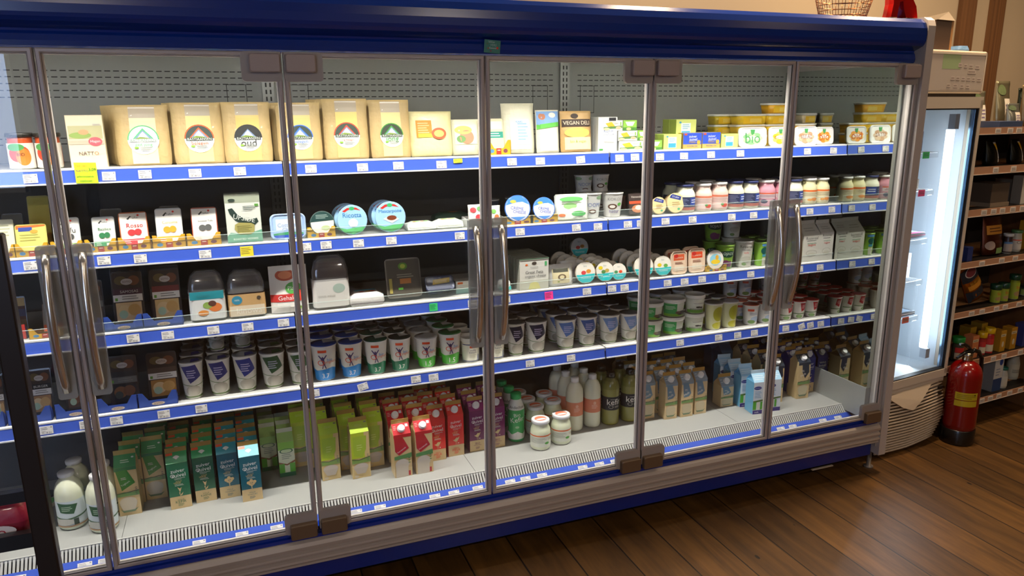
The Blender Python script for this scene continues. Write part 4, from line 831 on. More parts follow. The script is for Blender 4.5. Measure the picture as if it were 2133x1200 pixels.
for (a, b, y, ring, top, tx, wc, n, lab, rz) in [
    (232, 348, 219, '#5ab87a', '#e9ece6', 'geit jong', '#efe6b8', 5, 'kraft cheese bag with pale green round sticker, #', 0), (353, 462, 214, '#e0602c', '#3c4a44', 'belegen', '#f0dc98', 3, 'kraft cheese bag with orange rimmed round sticker, #', 3),
    (460, 562, 213, '#2a2c2c', '#2a2c2c', 'oud', '#ecc878', 4, 'kraft cheese bag with black round sticker, #', 0), (574, 668, 214, '#2f6fd0', '#33423c', 'belegen', '#f0d488', 3, 'kraft cheese bag with blue rimmed round sticker, #', 0),
    (672, 766, 206, '#d8432c', '#3a4a40', 'jong belegen', '#f0d682', 4, 'kraft cheese bag with red rimmed round sticker, #', -2), (770, 856, 208, '#3f9a3a', '#33402f', 'jong', '#f2de9c', 3, 'kraft cheese bag with green rimmed round sticker, #', 4)]:
    put(kraft_bag(ring, top, tx, wc), 1, a, b, y, lab, d=.016, dep=.030, n=n, gap=.010, dx=-.014, rz=rz, group='kraft bags of sliced cheese')
put(lambda w, h: pouch(w, h, .05, '#ebe2a8', ops=[('r', .14, .42, .50, .80, '#f08a2a'), ('l', .18, .5, .44, .76, 5, '#f6c48c'), ('r', .18, .42, .5, .5, '#e8d83c'), ('e', .66, .5, .18, .13, '#d8603a'), ('e', .66, .5, .12, .08, '#d8c06a')], name='grated_cheese_bag'), 1, 856, 945, 233, 'clear bag of grated cheese with orange label and pizza picture', d=.014, dep=.05)
put(lambda w, h: pouch(w, h, .05, '#e2e0c0', ops=[('r', .1, .3, .9, .85, '#dfe6cc'), ('e', .5, .5, .25, .2, '#d88a6a'), ('e', .4, .7, .3, .12, '#d8cf6a'), ('e', .3, .45, .15, .1, '#6f9a5a')], name='grated_cheese_bag'), 1, 944, 1003, 250, 'clear cheese bag with yellow and pink picture beside the orange labelled bag', d=.02, dep=.05)
put(lambda w, h: pack(w, h, .06, [('r', 0, 0, 1, 1, '#ded8b6'), ('r', 0, .42, 1, .62, '#2f9a86'), ('r', .05, .7, .95, .95, '#cfe0d8'), ('l', .1, .45, .8, .6, 2, '#d8efe6')], '#d8d2b0', name='cheese_wedge'), 1, 1016, 1050, 252, 'white cheese wedge with teal label in a yellow tray on the top shelf', d=.026, dep=.04)
put(lambda w, h: tray(w, .06, h, .003, '#e0a81e', yl(), notch=.5), 1, 1014, 1064, 292, 'yellow display tray holding the teal labelled cheese wedge', d=.008, dep=.06)
put(lambda w, h: pouch(w, h, .05, '#e9e6cc', ops=[('r', .22, .08, .86, .72, '#f0ecd0'), ('r', .40, .18, .80, .68, '#cfe0ee'), ('l', .44, .25, .76, .62, 6, '#8fb4d8'), ('t', 'KAAS', .5, .63, .2, '#2f7fc0')], name='cheese_bag', flare=1.02), 1, 1050, 1117, 216, 'clear bag with a white cheese block and pale blue label', d=.012, dep=.045, rz=-2)
put(lambda w, h: pouch(w, h, .04, '#e9e6d0', ops=[('r', .02, .62, .98, .97, '#7fa8dc'), ('p', [(.02, .55), (.98, .62), (.98, .72), (.02, .66)], '#5fb84a'), ('e', .25, .85, .15, .08, '#b87a5a'), ('e', .7, .88, .15, .06, '#e8e4d8'), ('r', .12, .05, .88, .54, '#efe9cc')], name='cheese_pack'), 1, 1121, 1170, 230, 'white cheese pack with blue sky and green band label', d=.012, dep=.04, rz=3)
put(lambda w, h: pouch(w, h, .04, '#c9a46a', ops=[('r', .04, .62, .96, .80, '#3c2a22'), ('t', 'VEGAN DELI', .5, .71, .84, '#efe0c4'), ('e', .5, .47, .4, .12, '#e8c860'), ('r', .1, .06, .95, .36, '#ead9a8'), ('t', 'bio & vegan', .5, .25, .5, '#7d9a3c'), ('e', .45, .88, .12, .06, '#3a2c24')], name='vegan_cheese_pack'), 1, 1172, 1238, 232, 'tan pack with dark VEGAN DELI label on the top shelf', d=.012, dep=.04, rz=2)
put(lambda w, h: box(w, .02, h, [('r', .55, .82, .92, .98, '#2b2c30'), ('t', 'WATER', .55, .70, .5, '#8f9cc0'), ('t', 'KEFIR', .55, .60, .5, '#8f9cc0'), ('t', 'CULTUUR', .55, .50, .56, '#8f9cc0'), ('l', .3, .25, .85, .32, 2, '#c0c4c8'), ('r', .06, .04, .26, .09, '#4f9a4c')], '#e3e3de', '#c2c5c0', name='kefir_starter_box'), 1, 1246, 1286, 244, 'tall white water kefir box, # of its row', d=.012, dep=.02, n=4, gap=.0015, group='tall white boxes on the top shelf')
def butter(w, h, d=.05, green=False):
    if green: return box(w, d, h, [('r', 0, 0, 1, 1, '#8cc04a'), ('p', [(.14, .86), (.86, .86), (.70, .44), (.3, .44)], '#e4ead8'), ('r', 0, 0, 1, .3, '#4f8a3c'), ('e', .4, .15, .18, .14, '#e4c890')], '#8cc04a', '#8cb45a', name='butter_pack')
    return box(w, d, h, [('r', .03, .03, .97, .97, '#e9e9e2'), ('p', [(.12, .72), (.44, .86), (.60, .44), (.30, .30)], '#e8b838'), ('p', [(.03, .34), (.97, .5), (.97, .24), (.03, .16)], '#5f8a4a'), ('e', .18, .18, .16, .12, '#e8d8a4'), ('e', .78, .28, .14, .14, '#d0b894'), ('l', .56, .66, .8, .8, 2, '#b0b4a8'), ('r', .86, .55, .92, .86, '#8fbf5a')], '#e6e6e0', '#c9cbc6', name='butter_pack')
hB = .040
for (a, b, z, lab, g, n) in [(1290, 1340, 0, 'white butter box with yellow picture, bottom of the stack, #', 0, 3), (1288, 1328, hB+.001, 'white butter box with yellow picture, middle of the stack, #', 0, 3), (1256, 1297, 2*hB+.002, 'white butter box with yellow picture, top of the stack, #', 0, 4),
                       (1329, 1347, hB+.001, 'green butter pack beside the middle white butter box', 1, 1), (1298, 1326, 2*hB+.002, 'green butter pack beside the top white butter box', 1, 1), (1350, 1380, 0, 'green butter pack behind the second pair of door frames', 1, 1)]:
    x0, x1, _ = px_w(1, a, b, 250, .012); w_ = x1-x0
    put(lambda w, h: butter(w, hB, .05, g), 1, a, b, 250, lab, d=.012, dep=.05, n=n, z=z, group='white and green butter boxes')
put(lambda w, h: box(w, .02, 2*hB, [], '#d9dad4', '#c2c5c0', name='butter_box'), 1, 1262, 1288, 250, 'plain white box supporting the top butter boxes', d=.05, dep=.02) if 0 else None
def lgbox(w, h): return box(w, .05, h, [('r', .25, .12, .72, .82, '#cfe0e4'), ('r', .28, .14, .69, .42, '#3f9fd0'), ('l', .32, .5, .66, .78, 3, '#7fb4cc'), ('e', .2, .85, .06, .05, '#4a9ab8')], '#c6d27a', '#a8b858', name='butter_pack')
def zbox(w, h): return box(w, .05, h, [('r', 0, .30, 1, 1, '#2f52c8'), ('t', 'zuiver', .52, .78, .42, '#e4e8f4'), ('t', 'zuivel', .54, .60, .42, '#e4e8f4'), ('r', .05, .86, .2, .96, '#e8552c'), ('e', .84, .42, .1, .13, '#e8a83c'), ('t', 'ROOMBOTER', .5, .18, .56, '#3a4a8c'), ('l', .3, .36, .7, .5, 2, '#b8a06a')], '#c4a85a', '#b89c50', name='butter_pack')
put(lgbox, 1, 1382, 1419, 280, 'pale green butter pack with blue square, left of the blue packs', d=.012, dep=.05, n=2, group='pale green and blue butter packs')
put(lgbox, 1, 1408, 1450, 249, 'pale green butter pack with blue square stacked on top, #', d=.05, dep=.05, z=.0385, n=2, group='pale green and blue butter packs')
put(lambda w, h: lgbox(w, .0375), 1, 1412, 1449, 280, 'pale green butter pack under the stacked one', d=.066, dep=.05, group='pale green and blue butter packs') if 0 else None
put(zbox, 1, 1423, 1461, 277, 'blue zuiver zuivel butter pack, left one of the pair', d=.012, dep=.05, n=1); put(zbox, 1, 1463, 1500, 276, 'blue zuiver zuivel butter pack, right one of the pair', d=.012, dep=.05)
put(lambda w, h: box(w, .05, h, [], '#c9b070', '#c4a85a', name='butter_pack'), 1, 1424, 1500, 279, 'kraft butter block behind the blue packs', d=.066, dep=.05)
put(lgbox, 1, 1502, 1537, 279, 'pale green butter pack with blue square, right of the blue packs', d=.012, dep=.05)
for (a, b, y, c1, c2, tx, tc, lab, dd, rz) in [(1541, 1597, 266, '#8fd08a', '#b8e0a8', 'bio', '#4f9a5a', 'white margarine tub with green splash lid standing on edge', .012, -3), (1602, 1652, 265, '#f0c03a', '#f4d878', 'Bio natur', '#a07a1c', 'white margarine tub with yellow splash lid standing on edge', .012, 2), (1657, 1704, 264, '#c9a07a', '#dcc0a0', 'VITAL', '#8a3a2c', 'white margarine tub with brown splash lid standing on edge', .012, 0), (1697, 1738, 265, '#f0a03a', '#f4c060', 'bio', '#c85a1c', 'white margarine tub with orange splash lid standing behind the brown one', .034, 3)]:
    put(lambda w, h: lidtub(w, h, .026, leafs(c1, c2, tx, tc)), 1, a, b, y, lab, d=dd, dep=.03, rz=rz)
YT = [('r', 0, 0, 1, 1, '#f0c62a'), ('r', .35, .2, .95, .8, '#f4d86a')]
for (a, b, Yd, cols, lab) in [(1455, 1484, .13, ['#d8c890'], 'pale tubs behind the blue butter packs'), (1488, 1531, .20, ['#d8c890', '#c9b02a', '#c9b02a'], 'leftmost yellow tub stack at the back'),
    (1535, 1600, .13, ['#d8b428', '#d8b428', '#e6c42a'], 'yellow tub stack behind the green splash tub'), (1598, 1655, .115, ['#e9c62a', '#e9c62a', '#e6c02a', '#eab02a'], 'tall tub stack behind the yellow splash tub'),
    (1660, 1700, .09, ['#eab42a', '#eab42a'], 'orange yellow tub stack behind the brown splash tub'), (1690, 1722, .18, ['#d8c8a0', '#d8c8a0', '#d8c8a0'], 'pale tub stack at the back nearest the mirror')]:
    for k, c in enumerate(cols):
        put(lambda w, h: flattub(w, .07, .046, c, ops=YT), 1, a, b, 250, 'margarine tub, '+['lowest', 'second', 'third', 'topmost'][k]+' layer of the '+lab, d=Yd, dep=.07, z=.0468*k, group='margarine tubs stacked at the back')

# ------------------------------------------------------------------ second shelf
def tofu(c, word, band, wc='#c9cfcf'):
    return lambda w, h: pack(w, h, .03, [('r', 0, 0, 1, 1, '#e9e7e0'), ('r', 0, 0, 1, .20, band), ('p', [(.26, .83), (.40, .92), (.44, .90), (.32, .80)], '#2a2c2a'), ('t', 'Taifun', .55, .86, .3, '#4a4c4a'), ('e', .70, .93, .045, .03, '#e03a2c'), ('t', word, .54, .62, .62, c), ('e', .40, .40, .15, .10, c), ('e', .64, .41, .14, .10, c), ('l', .1, .06, .35, .16, 2, '#e8e8e0'), ('r', .58, .05, .82, .14, '#e4e2da')], wc, name='tofu_pack', sleeve=(.06, 0, .94, 1), m_='gloss')
for (a, b, y, fn, lab, rz) in [(-12, 26, 462, lambda w, h: pack(w, h, .03, [('r', 0, 0, 1, 1, '#e4e2c4'), ('l', .2, .5, .8, .9, 4, '#b0b090'), ('e', .2, .4, .12, .08, '#d8603a')], '#dcd8b0', name='cheese_pack'), 'white cheese pack in a yellow tray at the left edge of the second shelf', 0),
    (30, 96, 472, lambda w, h: pack(w, h, .035, [('r', 0, 0, 1, 1, '#d3cf72'), ('p', [(0, .86), (1, .94), (1, 1), (0, 1)], '#e8702c'), ('r', .08, .78, .55, .93, '#33489c'), ('e', .6, .76, .14, .07, '#d8a03c'), ('l', .1, .4, .8, .7, 3, '#b8b45a')], '#c8c468', name='cheese_wedge'), 'yellow green cheese wedge with orange edge in a yellow tray', 2),
    (108, 164, 458, tofu('#4a4c4a', 'Tofu', '#8fc04a'), 'white labelled tofu pack behind the left door handles', 4), (190, 238, 456, tofu('#2c7a4a', 'Basilico', '#3f9a62'), 'tofu pack with green Basilico label', 0),
    (246, 306, 446, tofu('#d8343a', 'Rosso', '#e03a4a', '#b8653a'), 'tilted tofu pack with red Rosso label', 6), (322, 378, 438, tofu('#e8a42a', 'Curcuma', '#efb030'), 'tofu pack with yellow turmeric label', 0),
    (397, 452, 436, tofu('#5a5c5a', 'Smoked Tofu', '#e8e4da', '#a8492c'), 'tofu pack with grey text label and red side', -2)]:
    put(fn, 2, a, b, y, lab, d=.024, dep=.034, rz=rz, z=.004)
for i, (a, b) in enumerate(((-22, 30), (28, 100), (104, 172), (176, 243), (246, 314), (318, 388), (390, 462))):
    nm = ['white cheese at the left edge', 'yellow green cheese wedge', 'tofu behind the door handles', 'green Basilico tofu', 'red Rosso tofu', 'yellow turmeric tofu', 'grey text label tofu'][i]
    put(lambda w, h: tray(w, .075, .044, .003, '#dba61c', yl(), notch=.6), 2, a, b, 490, 'yellow cardboard display tray holding the '+nm, d=.006, dep=.075, n=1)
put(lambda w, h: tray(w, .066, .05, .003, '#a87a1c', yl(), notch=.5), 2, 40, 104, 440, 'yellow display tray with cheese standing farther back on the second shelf', d=.19, dep=.06, z=.0)
put(lambda w, h: pack(w, h, .03, [('r', 0, 0, 1, 1, '#b8ac48')], '#a89c40', name='cheese_wedge'), 2, 52, 98, 412, 'olive yellow cheese wedge in the rear yellow tray', d=.196, dep=.04)
for i, (a, b) in enumerate(((-4, 40), (205, 250), (330, 372))):
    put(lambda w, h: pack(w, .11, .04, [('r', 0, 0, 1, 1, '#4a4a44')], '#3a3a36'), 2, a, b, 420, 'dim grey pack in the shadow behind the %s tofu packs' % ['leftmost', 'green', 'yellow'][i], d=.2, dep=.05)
put(lambda w, h: box(w, .05, h, [('r', .0, .82, 1, 1, '#a8b09a'), ('p', [(.0, 0), (1, 0), (1, .26), (.8, .22), (.3, .20), (.1, .22), (0, .14)], '#6fa88c'), ('p', [(.08, .70), (.20, .72), (.34, .58), (.60, .46), (.88, .50), (.92, .42), (.78, .34), (.5, .36), (.26, .46), (.12, .60)], '#22382f'), ('t', 'UPSIDE', .52, .50, .62, '#e6ece0', -14), ('p', [(.24, .38), (.36, .42), (.7, .40), (.80, .36), (.78, .22), (.68, .17), (.34, .18), (.22, .28)], '#a8a05a'), ('l', .3, .22, .72, .36, 4, '#7d7a3c'), ('t', 'ROASTED VEGGIES', .52, .08, .7, '#eef2ea'), ('r', .84, .74, .95, .79, '#5a9a3c'), ('l', .5, .66, .86, .76, 3, '#4a5a50'), ('e', .2, .88, .1, .03, '#2a3a30')], '#dfe2d6', '#a8b4a0', name='sausage_box'), 2, 467, 541, 404, 'tall green and white UPSIDE veggie sausage box', d=.014, dep=.05)
put(lambda w, h: lidtub(w, h, .03, [('r', 0, .2, 1, 1, '#a9c6e8'), ('r', .1, .35, .9, .85, '#d8e2ee'), ('r', 0, 0, 1, .16, '#2f52c0'), ('p', [(0, .12), (1, .12), (1, .2), (.5, .26), (0, .2)], '#3f9a6a'), ('t', 'Cottage', .45, .55, .6, '#9db4d8'), ('t', 'Cheese', .55, .38, .5, '#9db4d8')], name='cottage_cheese_tub', rim='#a8c4ec', side='#dfe6ee', lean=4), 2, 562, 637, 446, 'rounded pale blue cottage cheese tub standing behind the door frames', d=.014, dep=.03)
def dsc(ops, side='#cfdcec', rim='#9cc4e4', lean=8): return lambda w, h: disc(w, .032, [('e', .5, .5, .47, .47, '#9fcbec')]+ops, side, rim=rim, lean=lean)
put(lambda w, h: disc(w, .03, [('e', .5, .5, .47, .47, '#e6e2da'), ('p', [(.03, .55), (.1, .8), (.3, .95), (.5, .99), (.7, .95), (.9, .8), (.97, .6)], '#2a4a48'), ('l', .25, .68, .75, .86, 3, '#a8c0b8'), ('e', .62, .30, .18, .1, '#b8cc9c')], '#3c5450', rim='#4a605c'), 2, 645, 697, 434, 'round tub with dark green and white lid in a yellow tray', d=.022, dep=.04, z=.004)
put(lambda w, h: tray(w, .066, .040, .003, '#e0b024', yl(), notch=.6), 2, 641, 700, 480, 'yellow display tray holding the dark green round tub', d=.007, dep=.06)
wave = ('p', [(.06, .26), (.3, .20), (.55, .24), (.92, .26), (.80, .10), (.5, .02), (.2, .10)], '#55b86a')
flag = ('p', [(.18, .80), (.34, .90), (.5, .93), (.66, .90), (.80, .80), (.66, .83), (.5, .86), (.36, .82), (.26, .76)], '#c8332c')
put(dsc([flag, ('e', .5, .88, .09, .06, '#3fae6a'), ('t', 'Ricotta', .5, .66, .62, '#2a7ab8'), ('e', .52, .40, .16, .14, '#e9efea'), wave]), 2, 702, 765, 430, 'round light blue Ricotta tub standing on edge, #', d=.014, dep=.035, n=3, gap=.0, dx=-.006, group='round light blue cheese tubs')
put(dsc([flag, ('e', .5, .88, .09, .06, '#3fae6a'), ('t', 'Mascarpone', .5, .68, .74, '#2a7ab8'), ('p', [(.26, .44), (.5, .56), (.78, .42), (.54, .30)], '#f0e6d8'), ('e', .54, .47, .16, .08, '#7a3a22'), wave]), 2, 781, 845, 425, 'round light blue Mascarpone tub standing on edge, #', d=.014, dep=.035, n=3, gap=.0, dx=-.006, group='round light blue cheese tubs')
moz = [('r', 0, 0, 1, 1, '#cfd8c6'), ('e', .3, .6, .2, .2, '#6fae4c'), ('e', .6, .5, .14, .16, '#d8502c'), ('e', .8, .55, .15, .2, '#7cb858'), ('e', .15, .3, .08, .12, '#e8702c')]
put(lambda w, h: slab(w, .07, .030, '#dfe2da', moz, name='mozzarella_pack'), 2, 848, 912, 460, 'flat white mozzarella pack with tomato print, left of two', d=.014, dep=.07)
put(lambda w, h: slab(w, .07, .033, '#dfe2da', moz, name='mozzarella_pack'), 2, 908, 968, 455, 'flat white mozzarella pack with tomato print, right of two', d=.016, dep=.07)
put(lambda w, h: slab(w, .08, .045, '#3c5a48', [('r', 0, 0, 1, 1, '#33503c'), ('e', .6, .6, .2, .2, '#d86a3a')], name='salad_bag'), 2, 905, 985, 425, 'dark green salad bag lying behind the mozzarella packs', d=.11, dep=.08, z=.0)
put(lambda w, h: tray(w, .08, .030, .034, '#dcdcd8', [('l', .1, .3, .9, .7, 2, '#c4c4be')], notch=.2), 2, 975, 1052, 470, 'low white open carton tray behind the middle door frames', d=.01, dep=.08)
put(lambda w, h: pouch(w, h, .03, '#e6e4dc', ops=[('e', .3, .75, .2, .12, '#d8303a'), ('e', .6, .4, .2, .14, '#d8303a'), ('e', .7, .8, .15, .1, '#5a9a4c')], name='strawberry_cheese_pack'), 2, 978, 1010, 428, 'white pack with red fruit print standing in the low white tray', d=.018, dep=.03, z=.002)
put(lambda w, h: pouch(w, h, .03, '#e6e8dc', ops=[('e', .4, .7, .2, .12, '#6fae4c'), ('e', .6, .4, .2, .14, '#d8703a')], name='herb_cheese_pack'), 2, 1020, 1045, 430, 'white pack with green herb print standing in the low white tray', d=.018, dep=.03, z=.002)
for i, (a, b, y) in enumerate(((1054, 1106, 410), (1113, 1157, 414))):
    put(lambda w, h: disc(w, .03, [('e', .5, .5, .47, .47, '#e4e4e8'), ('p', [(.05, .62), (.15, .82), (.35, .95), (.5, .98), (.65, .95), (.85, .82), (.95, .62), (.7, .74), (.4, .72)], '#3f8ae0'), ('e', .34, .76, .12, .06, '#c8c04a'), ('t', 'CREME', .48, .5, .5, '#2a5ac0', -8), ('t', 'CHEESE', .56, .36, .5, '#2a5ac0', -8), ('p', [(.2, .18), (.8, .18), (.5, .03)], '#3f8ae0')], '#2a4a9c', rim='#3a78d8', lean=12), 2, a, b, y, 'round blue and white cream cheese tub in a yellow tray, '+['left one', 'right one'][i], d=.020, dep=.04, z=.006, rz=-6)
    put(lambda w, h: tray(w, .065, .034, .012, '#e0b024', yl(), notch=.6), 2, a-8, b+5, 480, 'yellow display tray holding the %s blue cream cheese tub' % ['left', 'right'][i], d=.004, dep=.065)
for i, (a, b, y) in enumerate(((1010, 1045, 375), (1060, 1098, 372))):
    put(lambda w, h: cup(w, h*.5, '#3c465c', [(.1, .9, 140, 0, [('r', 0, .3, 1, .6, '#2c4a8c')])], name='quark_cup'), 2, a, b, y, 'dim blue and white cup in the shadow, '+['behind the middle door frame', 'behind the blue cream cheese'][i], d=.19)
put(lambda w, h: pouch(w, h, .03, '#e2e8da', ops=[('r', .05, .05, .95, .95, '#e6ebdf'), ('e', .5, .8, .35, .1, '#5cb05a'), ('e', .45, .55, .2, .12, '#8fc07a'), ('e', .6, .4, .2, .08, '#e4e4d0'), ('e', .7, .25, .22, .1, '#4fae5a'), ('e', .2, .2, .1, .06, '#e0703a'), ('l', .2, .6, .8, .75, 3, '#4a6a40')], name='salad_cheese_pack', flare=.9), 2, 1160, 1226, 406, 'white and green salad cheese pack leaning beside the NOOMI cup', d=.012, dep=.03, rz=-8)
noomi = [('r', 0, 0, 1, 1, '#d9dad6'), ('e', .18, .86, .16, .09, '#8fae8a'), ('e', .78, .86, .16, .09, '#8fae8a'), ('t', 'NOOMI', .5, .56, .62, '#6f86b8'), ('e', .5, .28, .16, .09, '#6a4a3c'), ('e', .5, .28, .09, .05, '#e4e0d8'), ('e', .2, .12, .1, .08, '#8fae8a')]
kokos = [('r', 0, 0, 1, 1, '#d6d5d0'), ('t', 'KOKOS', .5, .78, .5, '#8a8a86'), ('e', .42, .45, .18, .12, '#5a3a2a'), ('e', .42, .45, .11, .07, '#e8e4da'), ('e', .70, .55, .09, .07, '#5cb04a'), ('t', 'natur', .5, .24, .4, '#6a5a9a')]
put(lambda w, h: cup(w, h, '#d9dad6', [(.02, .95, 160, -10, noomi)]), 2, 1218, 1262, 403, 'light grey NOOMI coconut cup on the second shelf', d=.02)
put(lambda w, h: cup(w, h, '#d6d5d0', [(.02, .95, 160, -12, kokos)]), 2, 1265, 1307, 402, 'light grey cup with half coconut print beside the NOOMI cup', d=.02)
for i, (a, b, ops) in enumerate(((1206, 1242, noomi), (1242, 1276, kokos))):
    r0 = put(lambda w, h: cup(w, .085, '#c9cac6', [(.02, .95, 160, -10, ops)]), 2, a, b, 350, ['NOOMI cup in the rear stack, lower one', 'half coconut cup in the rear stack, lower one'][i], d=.115)
    o = copy_tree(r0); o.location.z += .086; o['label'] = ['NOOMI cup in the rear stack, upper one', 'half coconut cup in the rear stack, upper one'][i]
put(lambda w, h: pack(w, h, .04, [('r', 0, 0, 1, 1, '#3a2c28'), ('t', 'Vemondo', .5, .85, .7, '#d0c8bc'), ('r', 0, .5, 1, .64, '#c8502c'), ('e', .55, .25, .4, .2, '#c07a50'), ('e', .6, .3, .22, .12, '#e4d4c0')], '#2c2422', name='coconut_pack'), 2, 1312, 1346, 406, 'dark brown pack with orange band beside the coconut cups', d=.02, dep=.04)
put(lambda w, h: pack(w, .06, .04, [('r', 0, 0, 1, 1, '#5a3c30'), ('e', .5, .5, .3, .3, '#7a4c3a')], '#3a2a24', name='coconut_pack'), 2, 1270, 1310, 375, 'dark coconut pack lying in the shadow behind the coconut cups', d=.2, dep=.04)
for i, (a, b, y) in enumerate(((1359, 1390, 404), (1391, 1427, 402))):
    put(lambda w, h: disc(w, .03, [('e', .5, .5, .47, .47, '#e0cf9a'), ('p', [(.16, .78), (.3, .96), (.84, .80), (.78, .62)], '#2c3c8c'), ('t', 'STURM', .5, .79, .4, '#e4e6f0', -14), ('l', .3, .3, .75, .58, 3, '#b89a6a'), ('e', .66, .2, .08, .06, '#4fae7a')], '#c8b48c', rim='#cdb98c'), 2, a, b, y, 'round cream tub with dark blue label standing on edge, '+['half behind the door frame', 'nearest to the jars'][i], d=.02, dep=.04, n=1)
put(lambda w, h: disc(w, .03, [('e', .5, .5, .47, .47, '#b89868')], '#a88c60', rim='#a88c60'), 2, 1384, 1416, 400, 'brownish round tub behind the two cream tubs with dark blue labels', d=.058, dep=.03)
navy = [('r', 0, 0, 1, 1, '#2c3358'), ('r', .56, .35, .92, .95, '#2f4a9c'), ('l', .60, .5, .88, .85, 2, '#dfe4f0'), ('l', .06, .35, .5, .9, 5, '#7a80a0'), ('r', 0, .0, 1, .22, '#a8584a')]
pink = [('r', 0, 0, 1, 1, '#e4ccc4'), ('r', 0, .85, 1, 1, '#d87a5a'), ('l', .1, .45, .8, .8, 4, '#b89a94'), ('e', .6, .22, .14, .16, '#d8432c'), ('e', .5, .3, .06, .1, '#5a9a4c')]
yell = [('r', 0, 0, 1, 1, '#e4dcb8'), ('r', .0, .86, 1, 1, '#e8702c'), ('l', .1, .5, .8, .8, 4, '#b8a88a'), ('e', .6, .25, .14, .16, '#e8903a'), ('e', .4, .2, .1, .1, '#e8a04a')]
berry = [('r', 0, 0, 1, 1, '#cfa0ac'), ('r', .1, .55, .9, .9, '#e0d4d4'), ('r', .1, .86, .9, .96, '#e0603a'), ('l', .15, .6, .8, .82, 2, '#8a5a70'), ('e', .3, .28, .12, .16, '#3a3c5c'), ('e', .7, .25, .14, .18, '#3a3c5c')]
J2 = [(1420, 1457, 385, '#e3e5cc', '#2c3464', navy, 'dark blue lid beside the cream tubs'), (1460, 1491, 383, '#e4ccc0', '#e6e6e4', pink, 'white lid and strawberry label'), (1493, 1525, 380, '#e4c8bc', '#e6e6e4', pink, 'white lid and pink contents, beside the strawberry jar'), (1527, 1558, 378, '#e6e4cc', '#2c3464', navy, 'dark blue lid, left one of the middle pair'), (1559, 1590, 377, '#e6e4cc', '#2c3464', navy, 'dark blue lid, right one of the middle pair'), (1592, 1624, 376, '#d694a4', '#e6e6e4', berry, 'white lid and berry pink contents'), (1625, 1648, 376, '#d694a4', '#e6e6e4', berry, 'white lid and berry pink contents, behind the door handles'),
      (1650, 1682, 374, '#e6e6d0', '#2c3464', navy, 'dark blue lid, first right of the last door frame'), (1683, 1710, 372, '#e9e2b4', '#e6e6e4', yell, 'white lid and pale yellow contents, left of two'), (1710, 1736, 371, '#e9e2b4', '#e6e6e4', yell, 'white lid and pale yellow contents, nearest to the mirror')]
for (a, b, y, fill, lc, ops, lab) in J2:
    put(lambda w, h: jar(w, h, fill, lc, ops, lidh=.010, labz=(.10, .56), span=170, c=-10, name='yoghurt_jar', neck=.76), 2, a, b, y, 'yoghurt jar with '+lab+' (#)', d=.016, n=2, gap=.004, group='yoghurt jars on the second shelf')

# ------------------------------------------------------------------ third shelf
put(lambda w, h: pack(w, h, .028, [('r', 0, 0, 1, 1, '#4a2c22'), ('r', 0, .78, .5, 1, '#a8382c'), ('r', .5, .78, 1, 1, '#b09a6a'), ('r', 0, .5, 1, .7, '#3a3c5a'), ('r', 0, .12, 1, .42, '#5c4a2c')], '#2a201c'), 3, 5, 50, 625, 'dim dark pack with red top standing in a red and blue tray', d=.03, dep=.04, z=.003)
put(lambda w, h: tray(w, .07, .048, .003, '#b8342c', [('r', .1, .1, .5, .9, '#c8b48a'), ('e', .35, .5, .12, .2, '#6a6a7a')], inner='#2a3270', notch=.5), 3, -4, 56, 680, 'red and blue cardboard display tray at the left edge of the third shelf', d=.03, dep=.07)
put(lambda w, h: pack(w, h, .03, [('r', 0, 0, 1, 1, '#7a7a74'), ('p', [(0, 0), (1, .0), (1, .30), (0, .24)], '#b8562c')], '#6a4a34', lean=18), 3, 84, 128, 640, 'grey pack leaning in a yellow tray beside the left handle', d=.028, dep=.05, z=.003)
put(lambda w, h: tray(w, .07, .036, .014, '#dba61c', yl(), notch=.6), 3, 62, 130, 690, 'yellow display tray on the third shelf left of the door handles', d=.012, dep=.07)
for (a, b, y, fn, lab) in [(152, 213, 592, soto('', '#4a4038', '', '#5c4630', lite=False), 'dim SOTO pack with grey label behind the door handles'), (220, 296, 572, soto('', '#4a2430', 'SAMOSAS', '#ecca90'), 'SOTO pack with SAMOSAS band and yellow pastries'), (303, 374, 566, soto('', '#7a3028', '', '#e8c480'), 'SOTO pack with white label and spring rolls')]:
    put(fn, 3, a+7, b-2, y, lab, d=.034, dep=.05, z=.007)
for (a, b, lab) in ((146, 214, 'dim SOTO pack behind the handles'), (217, 299, 'SAMOSAS pack'), (300, 383, 'SOTO spring roll pack')):
    put(lambda w, h: soto_tray(w, .052), 3, a, b, 660, 'blue SOTO cardboard tray holding the '+lab, d=.010, dep=.075)
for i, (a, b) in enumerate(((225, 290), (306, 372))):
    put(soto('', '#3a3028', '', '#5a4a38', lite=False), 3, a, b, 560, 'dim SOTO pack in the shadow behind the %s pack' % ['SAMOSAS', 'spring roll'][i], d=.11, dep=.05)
put(lambda w, h: dome(w, h, .06, .62, '#d4d6d4', [('r', 0, .72, 1, 1, '#1f8a96'), ('e', .72, .42, .2, .16, '#d87838'), ('e', .5, .50, .14, .12, '#8aa850'), ('e', .64, .56, .12, .10, '#5a3428'), ('e', .36, .24, .16, .10, '#d88a3c'), ('t', 'salade', .4, .86, .4, '#2f7f88')], '#2e2a26'), 3, 388, 466, 568, 'dark topped salad tub with teal and white vegetable sleeve', d=.016, dep=.06)
put(lambda w, h: dome(w, h, .06, .52, '#c8a06a', [('r', 0, 0, 1, .48, '#dccbb0'), ('e', .22, .74, .15, .2, '#2f86a4'), ('t', '100%', .22, .74, .14, '#e0ecec'), ('t', 'kinowa', .55, .24, .72, '#f0e6d4'), ('e', .85, .8, .06, .08, '#4a3c2c')], '#33211c'), 3, 470, 550, 566, 'clear topped salad tub with tan kinowa sleeve', d=.016, dep=.06)
